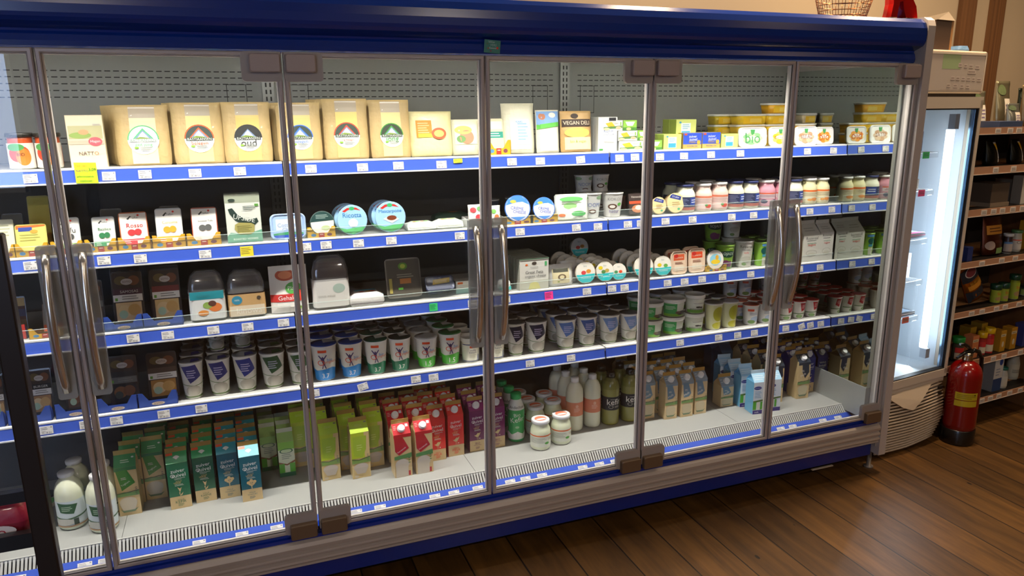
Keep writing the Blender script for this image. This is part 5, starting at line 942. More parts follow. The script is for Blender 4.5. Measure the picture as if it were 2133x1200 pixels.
put(lambda w, h: pouch(w, h, .04, '#e3ddd4', 'gloss', ops=[('r', 0, 0, 1, 1, '#e6e2da'), ('e', .42, .80, .26, .12, '#b8553a'), ('e', .42, .80, .18, .08, '#d8825a'), ('e', .62, .52, .22, .13, '#58a84c'), ('t', 'Plant', .62, .52, .3, '#e8f0e0'), ('r', 0, .24, .8, .40, '#c8322c'), ('t', 'Gehakt', .45, .32, .5, '#f0e4e0'), ('e', .82, .38, .12, .1, '#d8402c'), ('e', .8, .1, .08, .03, '#8cb83c')], name='plant_mince_pack', flare=.8), 3, 560, 640, 557, 'white round topped pack with red band and green circle', d=.014, dep=.045)
put(lambda w, h: dome(w, h, .065, .58, '#dcd9d2', [('e', .72, .66, .18, .17, '#a8bcb0'), ('t', 'cous cous', .35, .4, .5, '#b8b4a8')], '#4a3430'), 3, 648, 726, 536, 'clear domed salad tub in a plain white sleeve', d=.016, dep=.065)
put(lambda w, h: slab(w, .08, .048, '#d8d4d0', [('r', 0, .62, 1, 1, '#4a9ab0'), ('e', .8, .4, .16, .2, '#d8602c'), ('e', .6, .3, .12, .16, '#e0a83c'), ('e', .3, .3, .12, .12, '#c83a3a'), ('r', 0, 0, 1, .1, '#4a3a3c')], name='meal_tray', cat='tray'), 3, 727, 802, 590, 'flat white and teal meal tray with colourful vegetables', d=.014, dep=.08)
t_ = put(lambda w, h: pack(w, h, .06, [('r', 0, 0, 1, 1, '#4c473c'), ('e', .5, .82, .14, .10, '#5a8a2c'), ('e', .5, .82, .08, .06, '#a8b83c'), ('r', .38, .34, .72, .48, '#b8763a'), ('r', .32, .18, .46, .24, '#6fd84c'), ('r', .05, .1, .14, .5, '#a89a4a'), ('l', .3, .5, .8, .62, 2, '#8c8878')], '#6a665c', name='sandwich_clamshell', m_='gloss', lean=14), 3, 806, 880, 548, 'dark clear clamshell pack with orange label and green dot', d=.02, dep=.07)
put(lambda w, h: lidtub(w, .062, .05, [('r', 0, 0, 1, 1, '#2a3450'), ('p', [(.2, .4), (.9, .5), (.95, .9), (.25, .8)], '#d8b84c'), ('r', .3, .5, .8, .75, '#e8cf7a')], name='cheese_tray', rim='#27324e', side='#27324e', lean=38), 3, 888, 948, 590, 'dark blue tray with a yellow cheese piece', d=.03, dep=.06, z=.010)
put(lambda w, h: box(w, .05, .05, [('r', 0, 0, 1, .4, '#9cccc0'), ('r', .1, .75, .4, .92, '#d8703a'), ('l', .2, .45, .8, .7, 2, '#b8b8a8')], '#d9d8cc', '#b8b8b0', name='feta_box'), 3, 950, 986, 590, 'small white and mint box left of the middle door handles', d=.06, dep=.05)
put(lambda w, h: slab(w, .05, .05, '#e0e2dc', [('r', 0, 0, 1, .45, '#2fb4b0')], name='feta_box'), 3, 1040, 1066, 585, 'white and turquoise box right of the middle door handles', d=.014, dep=.05)
put(lambda w, h: box(w, .026, h, [('r', .02, .0, .98, .30, '#c8c8b8'), ('p', [(.3, .02), (.36, .20), (.5, .26), (.64, .20), (.72, .02)], '#d8d48a'), ('e', .24, .80, .045, .03, '#e8702c'), ('e', .5, .84, .08, .05, '#4a4038'), ('r', .86, .74, .93, .88, '#4fae6a'), ('t', 'Great Feta', .5, .56, .6, '#2a2c2a'), ('t', 'organic cheese', .54, .42, .72, '#2a2c2a'), ('l', .36, .70, .66, .74, 1, '#8a8a84'), ('r', 0, .96, 1, 1, '#4a6a50')], '#e2e1d8', '#b0b0a4', name='feta_box'), 3, 1082, 1143, 538, 'white Great Feta organic cheese box, #', d=.012, dep=.026, n=7, gap=.006, group='white feta cheese boxes in a row')
put(lambda w, h: pouch(w, h, .03, '#dcdcd6', ops=[('r', .12, .12, .82, .78, '#cfc49c'), ('r', .16, .62, .78, .78, '#4a4c40'), ('e', .5, .4, .17, .14, '#6a5a44'), ('e', .5, .4, .1, .08, '#cfc49c'), ('e', .35, .2, .05, .03, '#8a9a4c')], name='cheese_bag'), 3, 1146, 1196, 552, 'white bag with beige label beside the feta boxes', d=.016, dep=.03)
put(lambda w, h: pouch(w, h, .03, '#dcdcd8', ops=[('l', .2, .4, .8, .7, 3, '#c0c0b8')], name='cheese_bag'), 3, 1170, 1204, 545, 'plain white bag behind the beige labelled bag', d=.05, dep=.03)
def hummus(dots): return lambda w, h: disc(w*1.0, .035, [('e', .5, .5, .47, .47, '#e6e2d6'), ('t', 'bio', .5, .80, .16, '#8a9a94')]+[('e', u, v, .12, .09, c) for u, v, c in dots]+[('p', [(.03, .42), (.3, .40), (.7, .42), (.97, .42), (.88, .18), (.7, .05), (.3, .05), (.12, .18)], '#2fb8bc'), ('t', 'Hummus', .5, .27, .5, '#d8f0ee')], '#b8a890', rim='#d4cdbd', name='hummus_tub', lean=10)
HM = [(1200, 1241, 549, [(.65, .55, '#d8923c'), (.4, .5, '#d84a4a')], 'orange and red vegetables'), (1243, 1280, 545, [(.25, .7, '#e8d02c'), (.6, .55, '#c0a85a'), (.4, .5, '#5a8a4c')], 'a yellow lemon'), (1275, 1306, 538, [(.6, .5, '#d8502c'), (.3, .5, '#4a8a5a')], 'red tomato'), (1322, 1362, 537, [(.4, .55, '#e8c83c'), (.6, .6, '#d8c08a')], 'yellow seeds'), (1364, 1400, 534, [(.3, .55, '#e8c82c'), (.65, .5, '#6fa84c')], 'yellow and green vegetables')]
for (a, b, y, dots, lab) in HM:
    n_ = 5 if a < 1310 else 4
    put(hummus(dots), 3, a, b, y, 'round hummus tub in turquoise sleeve showing '+lab+', #', d=.014, dep=.04, n=n_, gap=.022, dx=-.001, z=.0, group='round hummus tubs in turquoise sleeves')
put(hummus(HM[0][3]), 3, 1190, 1226, 500, 'single hummus tub standing on top of the rear hummus rows', d=.27, dep=.04, z=.058)
put(hummus(HM[0][3]), 3, 1186, 1222, 530, 'hummus tub under the raised one at the back', d=.31, dep=.04, z=0, hk=1)
for (a, b, y, c, lab) in ((1399, 1432, 524, '#d8603a', 'left'), (1436, 1470, 518, '#e0502c', 'right')):
    put(lambda w, h: lidtub(w, h, .03, [('r', 0, 0, 1, 1, '#e9cdb0'), ('r', .1, .62, .9, .92, c), ('t', 'Florentin', .5, .76, .6, '#f4e4d4'), ('e', .3, .84, .14, .1, '#c8322c'), ('l', .2, .42, .8, .55, 2, '#8a4a3a'), ('r', .15, .1, .85, .36, '#ecdcc4')], name='spread_tub', rim='#e4c8ac', side='#d8b890', lean=4), 3, a, b, y, 'peach coloured rounded spread tub, '+lab+' one, #', d=.014, dep=.034, n=2, gap=.01, group='peach coloured spread tubs')
put(lambda w, h: disc(w, .03, [('e', .5, .5, .47, .47, '#e4e2d8'), ('e', .5, .5, .34, .3, '#8cc8dc'), ('e', .5, .4, .28, .12, '#e8c83c'), ('e', .6, .62, .1, .12, '#e0a83c')], '#d8d4c8', rim='#d8d8d0', name='hummus_tub'), 3, 1474, 1508, 522, 'round tub with blue and yellow bowl lid in a yellow tray', d=.02, dep=.034, z=.004, n=2, gap=.004) if 0 else put(lambda w, h: disc(w, .03, [('e', .5, .5, .47, .47, '#e4e2d8'), ('e', .5, .5, .34, .3, '#8cc8dc'), ('e', .5, .4, .28, .12, '#e8c83c'), ('e', .6, .62, .1, .12, '#e0a83c')], '#d8d4c8', rim='#d8d8d0', name='hummus_tub'), 3, 1474, 1508, 522, 'round tub with blue and yellow bowl lid in a yellow tray', d=.02, dep=.034, z=.004)
put(lambda w, h: tray(w, .06, .028, .01, '#e6b824', yl(), notch=.6), 3, 1471, 1512, 560, 'yellow display tray under the blue and yellow bowl tub', d=.005, dep=.06)
soj = [('r', 0, 0, 1, 1, '#86b83c'), ('r', 0, 0, 1, .1, '#6fa03a'), ('e', .5, .64, .36, .15, '#1f4a38'), ('t', 'SOJADE', .5, .64, .52, '#dfeadc'), ('e', .42, .22, .18, .16, '#7a3a6c'), ('e', .62, .2, .14, .13, '#7a3a6c'), ('e', .6, .9, .1, .03, '#c8e08c')]
put(lambda w, h: cup(w, h, '#86b83c', [(.02, .96, 160, -14, soj)], taper=.74, rim='#8cbc48', lidcol='#8ab04a'), 3, 1505, 1540, 511, 'green SOJADE cup with purple fruit, #', d=.014, n=2, group='green soya cups')
roz = [('r', 0, 0, 1, 1, '#dddbd0'), ('t', 'Rozenaal', .5, .82, .55, '#4a4a46'), ('l', .3, .66, .66, .74, 2, '#8a8a84'), ('t', 'volle', .48, .58, .2, '#d8402c'), ('e', .5, .32, .22, .12, '#c4c2b4'), ('e', .4, .12, .1, .06, '#7a9a5c')]
put(lambda w, h: cup(w, h, '#dddbd0', [(.02, .96, 160, -14, roz)], taper=.82), 3, 1545, 1579, 503, 'tall white Rozenaal yoghurt cup left of the last door handles, #', d=.014, n=2, group='tall white cups')
grn = [('r', 0, 0, 1, 1, '#8cc23e'), ('e', .62, .66, .22, .16, '#14605c'), ('r', .5, .40, .8, .5, '#4aa8d0'), ('r', .5, .0, .8, .36, '#dcdcc8'), ('r', .45, .86, .9, .96, '#5a9ad8')]
for i, (a, b, y) in enumerate(((1581, 1604, 505), (1607, 1632, 503), (1642, 1664, 500))):
    put(lambda w, h: cup(w, h, '#8cc23e', [(.02, .96, 160, -14, grn)], taper=.8, rim='#9cc85a', lidcol='#9cc060'), 3, a, b, y, 'bright green yoghurt cup, %s, #' % ['between the white cup and the frame', 'behind the last door handles', 'left of the tall white cartons'][i], d=.014, n=3, group='bright green cups on the third shelf')
wzc = [('r', 0, 0, 1, 1, '#e2e0d4'), ('t', 'Rozenaal', .5, .90, .7, '#4a4a46'), ('l', .2, .78, .8, .83, 1, '#6a6a64'), ('t', 'biologische', .5, .70, .5, '#3a8a5a'), ('t', 'magere', .5, .62, .44, '#d8402c'), ('o', .5, .34, .32, .11, .93, '#b0ae9c'), ('e', .5, .28, .24, .07, '#cfcdbc')]
for i, (a, b, y) in enumerate(((1676, 1711, 462), (1711, 1738, 460))):
    put(lambda w, h: carton(w, w, h, wzc, [('r', 0, 0, 1, 1, '#dcdace'), ('l', .2, .3, .8, .7, 2, '#b8b6a8')], '#dad8cc', fin='#d4d2c6', name='yoghurt_carton'), 3, a, b, y, 'white Rozenaal gable top carton, %s, #' % ['left column', 'column nearest the mirror'][i], d=.014, n=2, group='white gable top cartons on the third shelf')
stack('green SOJADE cup with purple fruit, second from front', 'green SOJADE cup stacked on the second one behind')
stack('tall white Rozenaal yoghurt cup left of the last door handles, second from front', 'dim white Rozenaal cup stacked on the rear one')
# ------------------------------------------------------------------ fourth shelf
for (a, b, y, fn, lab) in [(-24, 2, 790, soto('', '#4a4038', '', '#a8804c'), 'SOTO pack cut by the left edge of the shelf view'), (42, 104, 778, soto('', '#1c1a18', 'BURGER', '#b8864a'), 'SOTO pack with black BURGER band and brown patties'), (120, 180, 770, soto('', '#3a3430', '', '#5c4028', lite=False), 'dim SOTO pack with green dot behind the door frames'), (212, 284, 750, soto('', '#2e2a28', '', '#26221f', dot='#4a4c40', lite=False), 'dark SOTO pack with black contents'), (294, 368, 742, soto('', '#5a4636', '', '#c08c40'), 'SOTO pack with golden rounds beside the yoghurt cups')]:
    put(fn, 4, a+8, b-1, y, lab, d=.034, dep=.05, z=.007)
for (a, b, lab) in ((-34, 8, 'pack cut by the left edge'), (14, 108, 'BURGER pack'), (116, 200, 'dim green dot pack'), (206, 290, 'dark pack with black contents'), (292, 374, 'golden rounds pack')):
    put(lambda w, h: soto_tray(w, .052), 4, a, b, 845, 'blue SOTO cardboard tray on the fourth shelf holding the '+lab, d=.010, dep=.075)
W4 = [(371, 424, 757, '#33377e', 'dark blue tag, beside the SOTO packs'), (428, 481, 750, '#33377e', 'dark blue tag, second from the SOTO packs'), (484, 538, 743, '#2c3c8c', 'dark blue tag, third from the SOTO packs'), (541, 596, 738, '#2f5a34', 'dark green tag, left of the door frames'), (600, 650, 734, '#3a6238', 'dark green tag, behind the door frames')]
for (a, b, y, c, lab) in W4:
    r_ = put(lambda w, h: cup(w, h, '#dcdad0', [(.03, .96, 170, -4, wz_cup(c))], taper=.74, lidcol='#b8b8b4', lidops=[('p', [(.5, .1), (.9, .3), (.8, .7), (.5, .6)], c)]), 4, a, b, y, 'white yoghurt cup with '+lab+', #', d=.016, n=4, gap=.004, group='white yoghurt cups with coloured tags')
stack('white yoghurt cup with dark blue tag, second from the SOTO packs, second from front', 'yoghurt cup stacked on the second cup behind, left one of two', k=.82)
stack('white yoghurt cup with dark blue tag, third from the SOTO packs, second from front', 'yoghurt cup stacked on the second cup behind, right one of two', k=.82)
B4 = [(649, 706, 722, '#2f8fdc', '3.7', '#2c4ca0', 'blue band and 3.7, left one'), (708, 760, 717, '#2f8fdc', '3.7', '#2c4ca0', 'blue band and 3.7, right one'), (762, 812, 712, '#1f7f5c', '3.7', '#245a48', 'dark green band and 3.7, left one'), (814, 861, 707, '#1f7a58', '3.7', '#2a3a34', 'dark green band and 3.7, right one'), (870, 917, 706, '#52c23c', '1.5', '#c9cac4', 'bright green band and 1.5, left one'), (920, 967, 697, '#52c23c', '1.5', '#3c8a4a', 'bright green band and 1.5, right one')]
for (a, b, y, c, nn, lc, lab) in B4:
    put(lambda w, h: cup(w, h, '#e6e2d6', [(.03, .96, 170, -6, demeter_cup(c, nn))], taper=.76, lidcol=lc, foil=False, lidops=[('p', [(.5, .5), (1, .6), (.8, .95), (.5, 1)], '#cfcfc8')]), 4, a, b, y, 'white yoghurt cup with '+lab+', #', d=.018, n=4, gap=.006, group='white yoghurt cups with dancing figure')
hk_ = [('r', 0, 0, 1, 1, '#e3e0cc'), ('r', 0, .90, 1, .95, '#27396c'), ('r', .36, .74, .62, .86, '#d8582c'), ('t', 'volle', .5, .62, .26, '#3a3c5a'), ('t', 'kwark', .5, .50, .32, '#3a3c5a'), ('l', .34, .2, .66, .42, 4, '#b8b4a0'), ('r', 0, 0, 1, .04, '#27396c'), ('r', .74, .05, .78, .35, '#2c4c9c')]
for (a, b, y, lab) in ((966, 1006, 706, 'left of the middle door frames'), (1020, 1058, 692, 'right of the middle door frames')):
    put(lambda w, h: bucket(w, h, '#e3e0cc', hk_, '#dedcd0', name='quark_bucket'), 4, a, b, y, 'cream quark tub with white lid, '+lab+', #', d=.016, n=3, gap=.004, group='cream quark tubs')
C4 = [(1062, 1100, 676, '#22243e', 'near black tag, left one'), (1104, 1147, 672, '#1f2340', 'near black tag, right one'), (1166, 1208, 668, '#5577b8', 'light blue tag, first'), (1212, 1252, 662, '#41609f', 'light blue tag, second'), (1258, 1300, 658, '#6f8fc4', 'light blue tag, third'), (1302, 1338, 655, '#7d9ccc', 'light blue tag, next to the door frame')]
for (a, b, y, c, lab) in C4:
    put(lambda w, h: cup(w, h, '#d2d0c8', [(.03, .96, 170, -12, wz_cup(c))], taper=.74, lidcol='#a8a8a6'), 4, a, b, y, 'large yoghurt cup with '+lab+', #', d=.016, n=4, gap=.004, group='large white cups right of the quark tubs')
def bk(kind):
    if kind == 0: return [('r', 0, 0, 1, .25, '#7cb83c'), ('r', .0, .2, .5, .95, '#3fa058'), ('e', .7, .25, .2, .16, '#3c3a34'), ('l', .1, .5, .45, .8, 3, '#d8e8d0'), ('e', .55, .3, .1, .1, '#6a5a4a')]
    return [('r', 0, 0, 1, .22, '#6fa848'), ('l', .3, .62, .8, .75, 1, '#b0b0a8'), ('e', .5, .42, .10, .06, '#2c2c2a'), ('e', .64, .4, .07, .05, '#2c2c2a'), ('t', 'geitenyoghurt', .5, .27, .7, '#3c3c38')]
for (a, b, y1, y2, kd, lab) in [(1348, 1392, 673, 633, 0, 'leftmost stack of green buckets'), (1393, 1438, 664, 625, 0, 'second stack of green buckets'), (1441, 1478, 656, 616, 1, 'white stack with goat print')]:
    x0, x1, h2 = px_w(4, a, b, y2, .02); hh = h2/2
    for k, nm in enumerate(('lower', 'upper')):
        r_ = bucket((x1-x0), hh-.0005, '#dfe4d4', bk(kd)); r_['label'] = 'yoghurt bucket, %s one in the %s' % (nm, lab); r_['group'] = 'stacked yoghurt buckets'
        place(r_, (x0+x1)/2, LIPY+.02+(x1-x0)/2, ROWZ[4]+k*hh+.0004, -10)
        o = copy_tree(r_); o.location.y += (x1-x0)+.006; o['label'] = 'rear yoghurt bucket, %s one behind the %s' % (nm, lab)
yc = [('r', 0, 0, 1, 1, '#dcdcb0'), ('e', .6, .62, .26, .3, '#b8b83c'), ('e', .6, .15, .28, .14, '#c4c040')]
for (a, b, y, lab) in ((1481, 1514, 634, 'left'), (1514, 1546, 630, 'right')):
    put(lambda w, h: cup(w, h, '#d9d8c4', [(.03, .96, 160, -10, yc)], taper=.82), 4, a, b, y, 'yellow and white lemon yoghurt cup, '+lab+' one, #', d=.016, n=3, group='yellow yoghurt cups')
oc = [('r', 0, 0, 1, 1, '#dcdad4'), ('r', .2, .72, .5, .84, '#e05a3a'), ('e', .6, .3, .25, .15, '#a8b8d0'), ('e', .4, .15, .2, .1, '#6a8a4c'), ('l', .3, .5, .7, .66, 2, '#8a9ab0')]
for (a, b, y, lab) in ((1560, 1588, 637, 'left'), (1590, 1616, 634, 'right')):
    r_ = put(lambda w, h: cup(w, h, '#dcdad4', [(.03, .96, 160, -10, oc)], taper=.84, lidcol='#d86a4a'), 4, a, b, y, 'white cup with orange lid and orange mark, '+lab+' column, #', d=.016, n=3, group='white cups with orange lids')
stack('white cup with orange lid and orange mark, left column, third from front', 'dim cup stacked on the rear cup, left orange lid column')
stack('white cup with orange lid and orange mark, right column, third from front', 'dim cup stacked on the rear cup, right orange lid column')
rc = [('r', 0, 0, 1, 1, '#dedad0'), ('p', [(.40, .95), (.70, .95), (.76, .55), (.5, .42)], '#b8242c'), ('l', .5, .6, .68, .85, 3, '#e8c8c4'), ('p', [(0, .3), (1, .34), (1, .28), (0, .24)], '#6a8a5a'), ('e', .4, .12, .2, .1, '#7a9a5c')]
for i, (a, b, y) in enumerate(((1634, 1660, 633), (1661, 1686, 629), (1687, 1712, 626))):
    put(lambda w, h: cup(w, h, '#dedad0', [(.03, .96, 160, -10, rc)], taper=.74, lidcol='#c83a34', foil=False), 4, a, b, y, 'small yoghurt cup with red tag, %s of the columns by the mirror, #' % ['first', 'second', 'third'][i], d=.016, n=4, group='small red tagged cups')
for q in ('second', 'third'): stack('small yoghurt cup with red tag, %s of the columns by the mirror, fourth from front' % q, 'small red tagged cup stacked on the rearmost cup, %s column' % q)
# ------------------------------------------------------------------ bottom deck
mj = [('r', 0, 0, 1, 1, '#d3dde0'), ('p', [(.30, .96), (.74, .86), (.64, .50), (.36, .58)], '#2c5a34'), ('l', .40, .62, .62, .82, 3, '#b8cfb0'), ('p', [(0, .42), (.5, .34), (1, .44), (1, .38), (.5, .28), (0, .36)], '#4a6a4c'), ('e', .40, .20, .26, .13, '#c9c6ba'), ('r', .62, .06, .72, .3, '#3a4a3c'), ('r', 0, 0, 1, .06, '#b8926a')]
def milkjar(w, h):
    r = w/2; pr = [(r*.86, 0), (r*.96, .006), (r, .016), (r, h*.62), (r*.95, h*.70), (r*.78, h*.80), (r*.52, h*.875), (r*.46, h*.91), (r*.50, h*.925)]
    return lathe_pack('milk_jar', 'jar', pr, ['#dfe2c8']*8, [(h*.07, h*.53, 190, -8, mj)], [(r*.56, h*.915), (r*.58, h*.925), (r*.58, h*.975), (r*.54, h*.985), (.001, h*.985)], '#d8d8da', body='glass_body', label=True)
for (a, b, y, lab, n, dx) in [(101, 178, 1108, 'big glass jar of milk with green tag, leftmost column, #', 2, .008), (172, 240, 1114, 'big glass jar of milk with green tag, behind the door frames, #', 2, -.002)]:
    puttray(milkjar, a, b, y, .205, lab, dep=.090, n=n, gap=.003, dx=dx, w=.089, group='big glass milk jars')
puttray(lambda w, h: jar(w, h, '#3a3428', '#2a2a28', [('r', 0, 0, 1, 1, '#b8a868'), ('e', .5, .5, .3, .3, '#8a9a4c')], lidh=.008, labz=(.1, .8), name='small_jar', neck=.95), 48, 76, 1106, .036, 'small dark jar with yellow label beside the pink bag', w=.045, dep=.045)
puttray(lambda w, h: jar(w, h, '#4a4438', '#2a2a28', [('r', 0, 0, 1, 1, '#c8c0a8'), ('e', .5, .6, .35, .3, '#5aa04c')], lidh=.008, labz=(.1, .9), name='small_jar', neck=.95), 76, 104, 1062, .05, 'small dark jar with green and white label left of the big jar', w=.05, dep=.05)
tealr, greenr = '#2fa0b0', '#3fae6c'
wzg = wz_front('#4c8a3a', '#6f9458', '#c4b8a4', 'Yoghurt', top='#3f7a4c')
wzgr = [('r', 0, 0, 1, 1, '#4f9a62'), ('l', .3, .3, .7, .6, 2, '#d8e6d0'), ('e', .85, .7, .06, .06, '#e4e4dc')]
puttray(lambda w, h: carton(w, w, h, wzg, wzgr, KR, fin='#b09a5c', name='yoghurt_carton'), 238, 292, 1074, .235, 'kraft carton with green tag and milk bowl, beside the door frames, #', n=3, gap=.01, dx=.006, group='kraft cartons with green tag', w=.070)
puttray(lambda w, h: carton(w, w, h, wzg, wzgr, KR, fin='#b09a5c', name='yoghurt_carton'), 296, 345, 1040, .235, 'kraft carton with green tag standing in the shadow, #', n=3, gap=.01, dx=.004, group='kraft cartons with green tag', w=.070)
for (a, b, y, c, rf, mt, t1, t2, lab, n, rz) in [(348, 396, 1060, '#1f6a48', greenr, 0, 'VOLLE', 'KEFIR', 'dark green zuiver zuivel carton, left column', 4, 3), (402, 448, 1046, '#1f6044', greenr, 0, 'VOLLE', 'KARNE', 'dark green zuiver zuivel carton, right column', 4, 2), (455, 496, 1038, '#1c6474', tealr, 1, 'VOLLE', 'YOGHURT', 'teal zuiver zuivel carton, left column', 4, 2), (500, 545, 1044, '#1c6474', tealr, 1, 'VOLLE', 'YOGHURT', 'teal zuiver zuivel carton, right column', 5, 1)]:
    puttray(lambda w, h: carton(w, w, h, zz_front(c, t1, t2, mt), zz_roof(rf), c, name='yoghurt_carton', fin='#ac8c4c', gh=.42, base=KR), a-3, b, y, .222, lab+', #', n=n, gap=.012, rz=rz, dx=-.001, group='green and teal zuiver zuivel cartons', w=.070)
sg = [('r', 0, 0, 1, 1, '#dce4c8'), ('r', 0, .78, 1, 1, '#8cc454'), ('o', .5, .74, .42, .07, .8, '#2c6a4c'), ('e', .5, .74, .34, .04, '#cfe4b4'), ('l', .2, .5, .8, .66, 3, '#8a9a8a'), ('p', [(0, .44), (.5, .36), (1, .46), (1, .40), (.5, .32), (0, .38)], '#8a5a3a'), ('r', 0, .12, .34, .38, '#5cb03c'), ('r', .66, .12, 1, .38, '#5cb03c'), ('r', 0, 0, 1, .12, '#2a6a4c')]
for (a, b, y, lab) in ((577, 614, 994, 'front column'), (538, 578, 982, 'column behind to the left')):
    puttray(lambda w, h: carton(w, w, h, sg, [('r', 0, 0, 1, 1, '#a8cc78')], '#8cae6a', fin='#c8cdb4', name='yoghurt_carton'), a, b, y, .19, 'small green and white carton, '+lab+', #', n=3, gap=.012, group='small green and white cartons', w=.060)
lm = [('r', 0, .44, .72, 1, '#b4c832'), ('p', [(.1, .92), (.85, .92), (.80, .62), (.58, .46), (.12, .50)], '#a4c038'), ('l', .3, .6, .6, .75, 3, '#c8d87a'), ('p', [(0, .43), (.4, .40), (1, .45), (1, .33), (0, .33)], '#7a9a4c'), ('p', [(0, .44), (.4, .41), (1, .46), (1, .44), (.4, .395), (0, .425)], '#4a5a3c'), ('e', .48, .24, .40, .09, '#c4b8ac'), ('p', [(.08, .23), (.88, .23), (.7, .1), (.26, .1)], '#bcb0a2'), ('e', .22, .05, .12, .03, '#cbbba0'), ('l', .84, .36, .92, .52, 5, '#5a5a70')]
lmr = [('r', 0, 0, 1, 1, '#b8d83a'), ('r', .82, .78, .95, .9, '#8a8a70'), ('l', .3, .5, .7, .7, 2, '#d0e07a')]
for (a, b, y, n, lab) in [(663, 710, 1000, 1, 'front left one'), (727, 773, 996, 1, 'front right one'), (703, 748, 978, 3, 'column between the front two'), (758, 800, 972, 3, 'column right behind the front two'), (640, 690, 984, 3, 'column behind the front left one'), (604, 648, 980, 2, 'column behind the door frames')]:
    if a in (640, 604): y = 972
    puttray(lambda w, h: carton(w, w, h, lm, lmr, '#d4ba82', fin='#b4934c', name='yoghurt_carton'), a, b, y, .240, 'lime green kraft carton with milk bowl, '+lab+(', #' if n > 1 else ''), n=n, gap=.010, group='lime green cartons', w=.070, rz=2)
kr = [('r', 0, .93, 1, 1, '#c4202c'), ('p', [(.02, .93), (.5, .95), (.86, .66), (.28, .52), (.06, .62)], '#b8222c'), ('t', 'Karnemelk', .44, .64, .56, '#f0e0d8', 30), ('p', [(0, .50), (.5, .52), (1, .55), (1, .44), (0, .42)], '#5a8f54'), ('e', .44, .30, .40, .13, '#c9c0b4'), ('r', .06, .0, .78, .30, '#cabfae'), ('r', .78, .02, .9, .13, '#b8242c'), ('l', .80, .3, .92, .56, 5, '#5a8f54')]
krr = [('r', 0, 0, 1, 1, '#c4202c'), ('l', .06, .4, .24, .8, 3, '#e0a8a0'), ('r', .76, .6, .92, .85, '#dcdce0')]
for (a, b, y, n, lab) in [(817, 860, 994, 1, 'front left one'), (863, 903, 986, 1, 'front right one'), (805, 846, 962, 3, 'column behind the front left one'), (848, 888, 956, 3, 'column behind the front right one')]:
    puttray(lambda w, h: carton(w, w, h, kr, krr, '#d8bc88', fin='#b08c48', cap='#eeeeee', name='buttermilk_carton'), a, b, y, .228, 'red Karnemelk carton with white cap, '+lab+(', #' if n > 1 else ''), n=n, gap=.008, group='red and kraft buttermilk cartons', w=.068, rz=1)
for (a, b, y, c, t1, t2, mt, lab, n) in [(893, 929, 960, '#e0322a', 'HALFV', 'MELK', 2, 'red zuiver zuivel milk carton, left column', 4), (931, 968, 950, '#e0322a', 'HALFV', 'MELK', 2, 'red zuiver zuivel milk carton, right column', 4), (974, 1014, 940, '#6a1f52', 'BIO', 'KARNEMELK', 2, 'purple zuiver zuivel carton, left column', 3), (1018, 1054, 932, '#7a1f5c', 'BIO', 'KARNEMELK', 2, 'purple zuiver zuivel carton, right column', 3)]:
    puttray(lambda w, h: carton(w, w, h, zz_front(c, t1, t2, mt), zz_roofcap(c if c[1] != '6' else '#8a2a6c'), c, fin='#b08c48', cap='#eeeeee', name='milk_carton', base=KR), a, b, y, .230, lab+', #', n=n, gap=.008, group='red and purple zuiver zuivel cartons', w=.067, rz=0)
def kefirb(w, h):
    r = w/2; pr = [(r*.86, 0), (r*.95, .004), (r*.95, h*.06), (r, h*.12), (r*.96, h*.35), (r*1.0, h*.55), (r*.98, h*.68), (r*.80, h*.79), (r*.62, h*.87), (r*.60, h*.89)]
    return lathe_pack('kefir_bottle', 'bottle', pr, ['#2fa05a']*2+['#dfe2d8']+['#3fae62']*3+['#dfe4dc']*3, [(h*.1, h*.24, 200, -10, [('p', [(0, 0), (1, 0), (1, .5), (.85, .9), (.7, .5), (.5, .95), (.3, .5), (.15, .9), (0, .5)], '#e2e0da')]), (h*.24, h*.66, 200, -12, [('t', 'Bio', .5, .82, .22, '#e6efe6', 10), ('t', 'Kefir', .5, .58, .48, '#eef4ee', 10), ('e', .5, .2, .07, .06, '#9cd0a0')]), (h*.68, h*.80, 180, -10, [('t', 'Andechser', .5, .5, .7, '#3a3c3a')])],
                      [(r*.60, h*.88), (r*.64, h*.885), (r*.64, h*.985), (r*.58, h), (.001, h)], '#23a558', body='bottle_body', lidname='screw_cap', span=200)
puttray(kefirb, 1064, 1098, 922, .215, 'green and white Kefir bottle with green cap, #', n=3, gap=.006, dx=-.004, w=.074, dep=.074, group='green kefir bottles')
jy = [('r', 0, 0, 1, 1, '#dcdfd0'), ('r', 0, .84, 1, .94, '#e0703a'), ('l', .12, .3, .6, .75, 5, '#a8aca0'), ('e', .62, .3, .07, .1, '#5aa84c'), ('l', .66, .5, .9, .7, 2, '#b0a890')]
for (a, b, y, n, lab) in [(1111, 1157, 940, 1, 'frontmost one'), (1155, 1200, 928, 1, 'right of the frontmost one'), (1102, 1143, 908, 3, 'left column behind'), (1138, 1180, 895, 2, 'right column behind')]:
    puttray(lambda w, h: jar(w, h, '#dde2c4', '#e2e2e4', jy, lidh=.014, labz=(.14, .56), span=200, c=-8, neck=.80, name='yoghurt_jar', lidops=[('e', .5, .5, .34, .3, '#e87a5a'), ('e', .5, .4, .3, .1, '#f0e4e0')]), a, b, y, .130, 'glass yoghurt jar with white and orange lid, '+lab+(', #' if n > 1 else ''), n=n, gap=.004, dx=-.005, dep=.086, w=.085, group='glass yoghurt jars on the deck', rz=0)
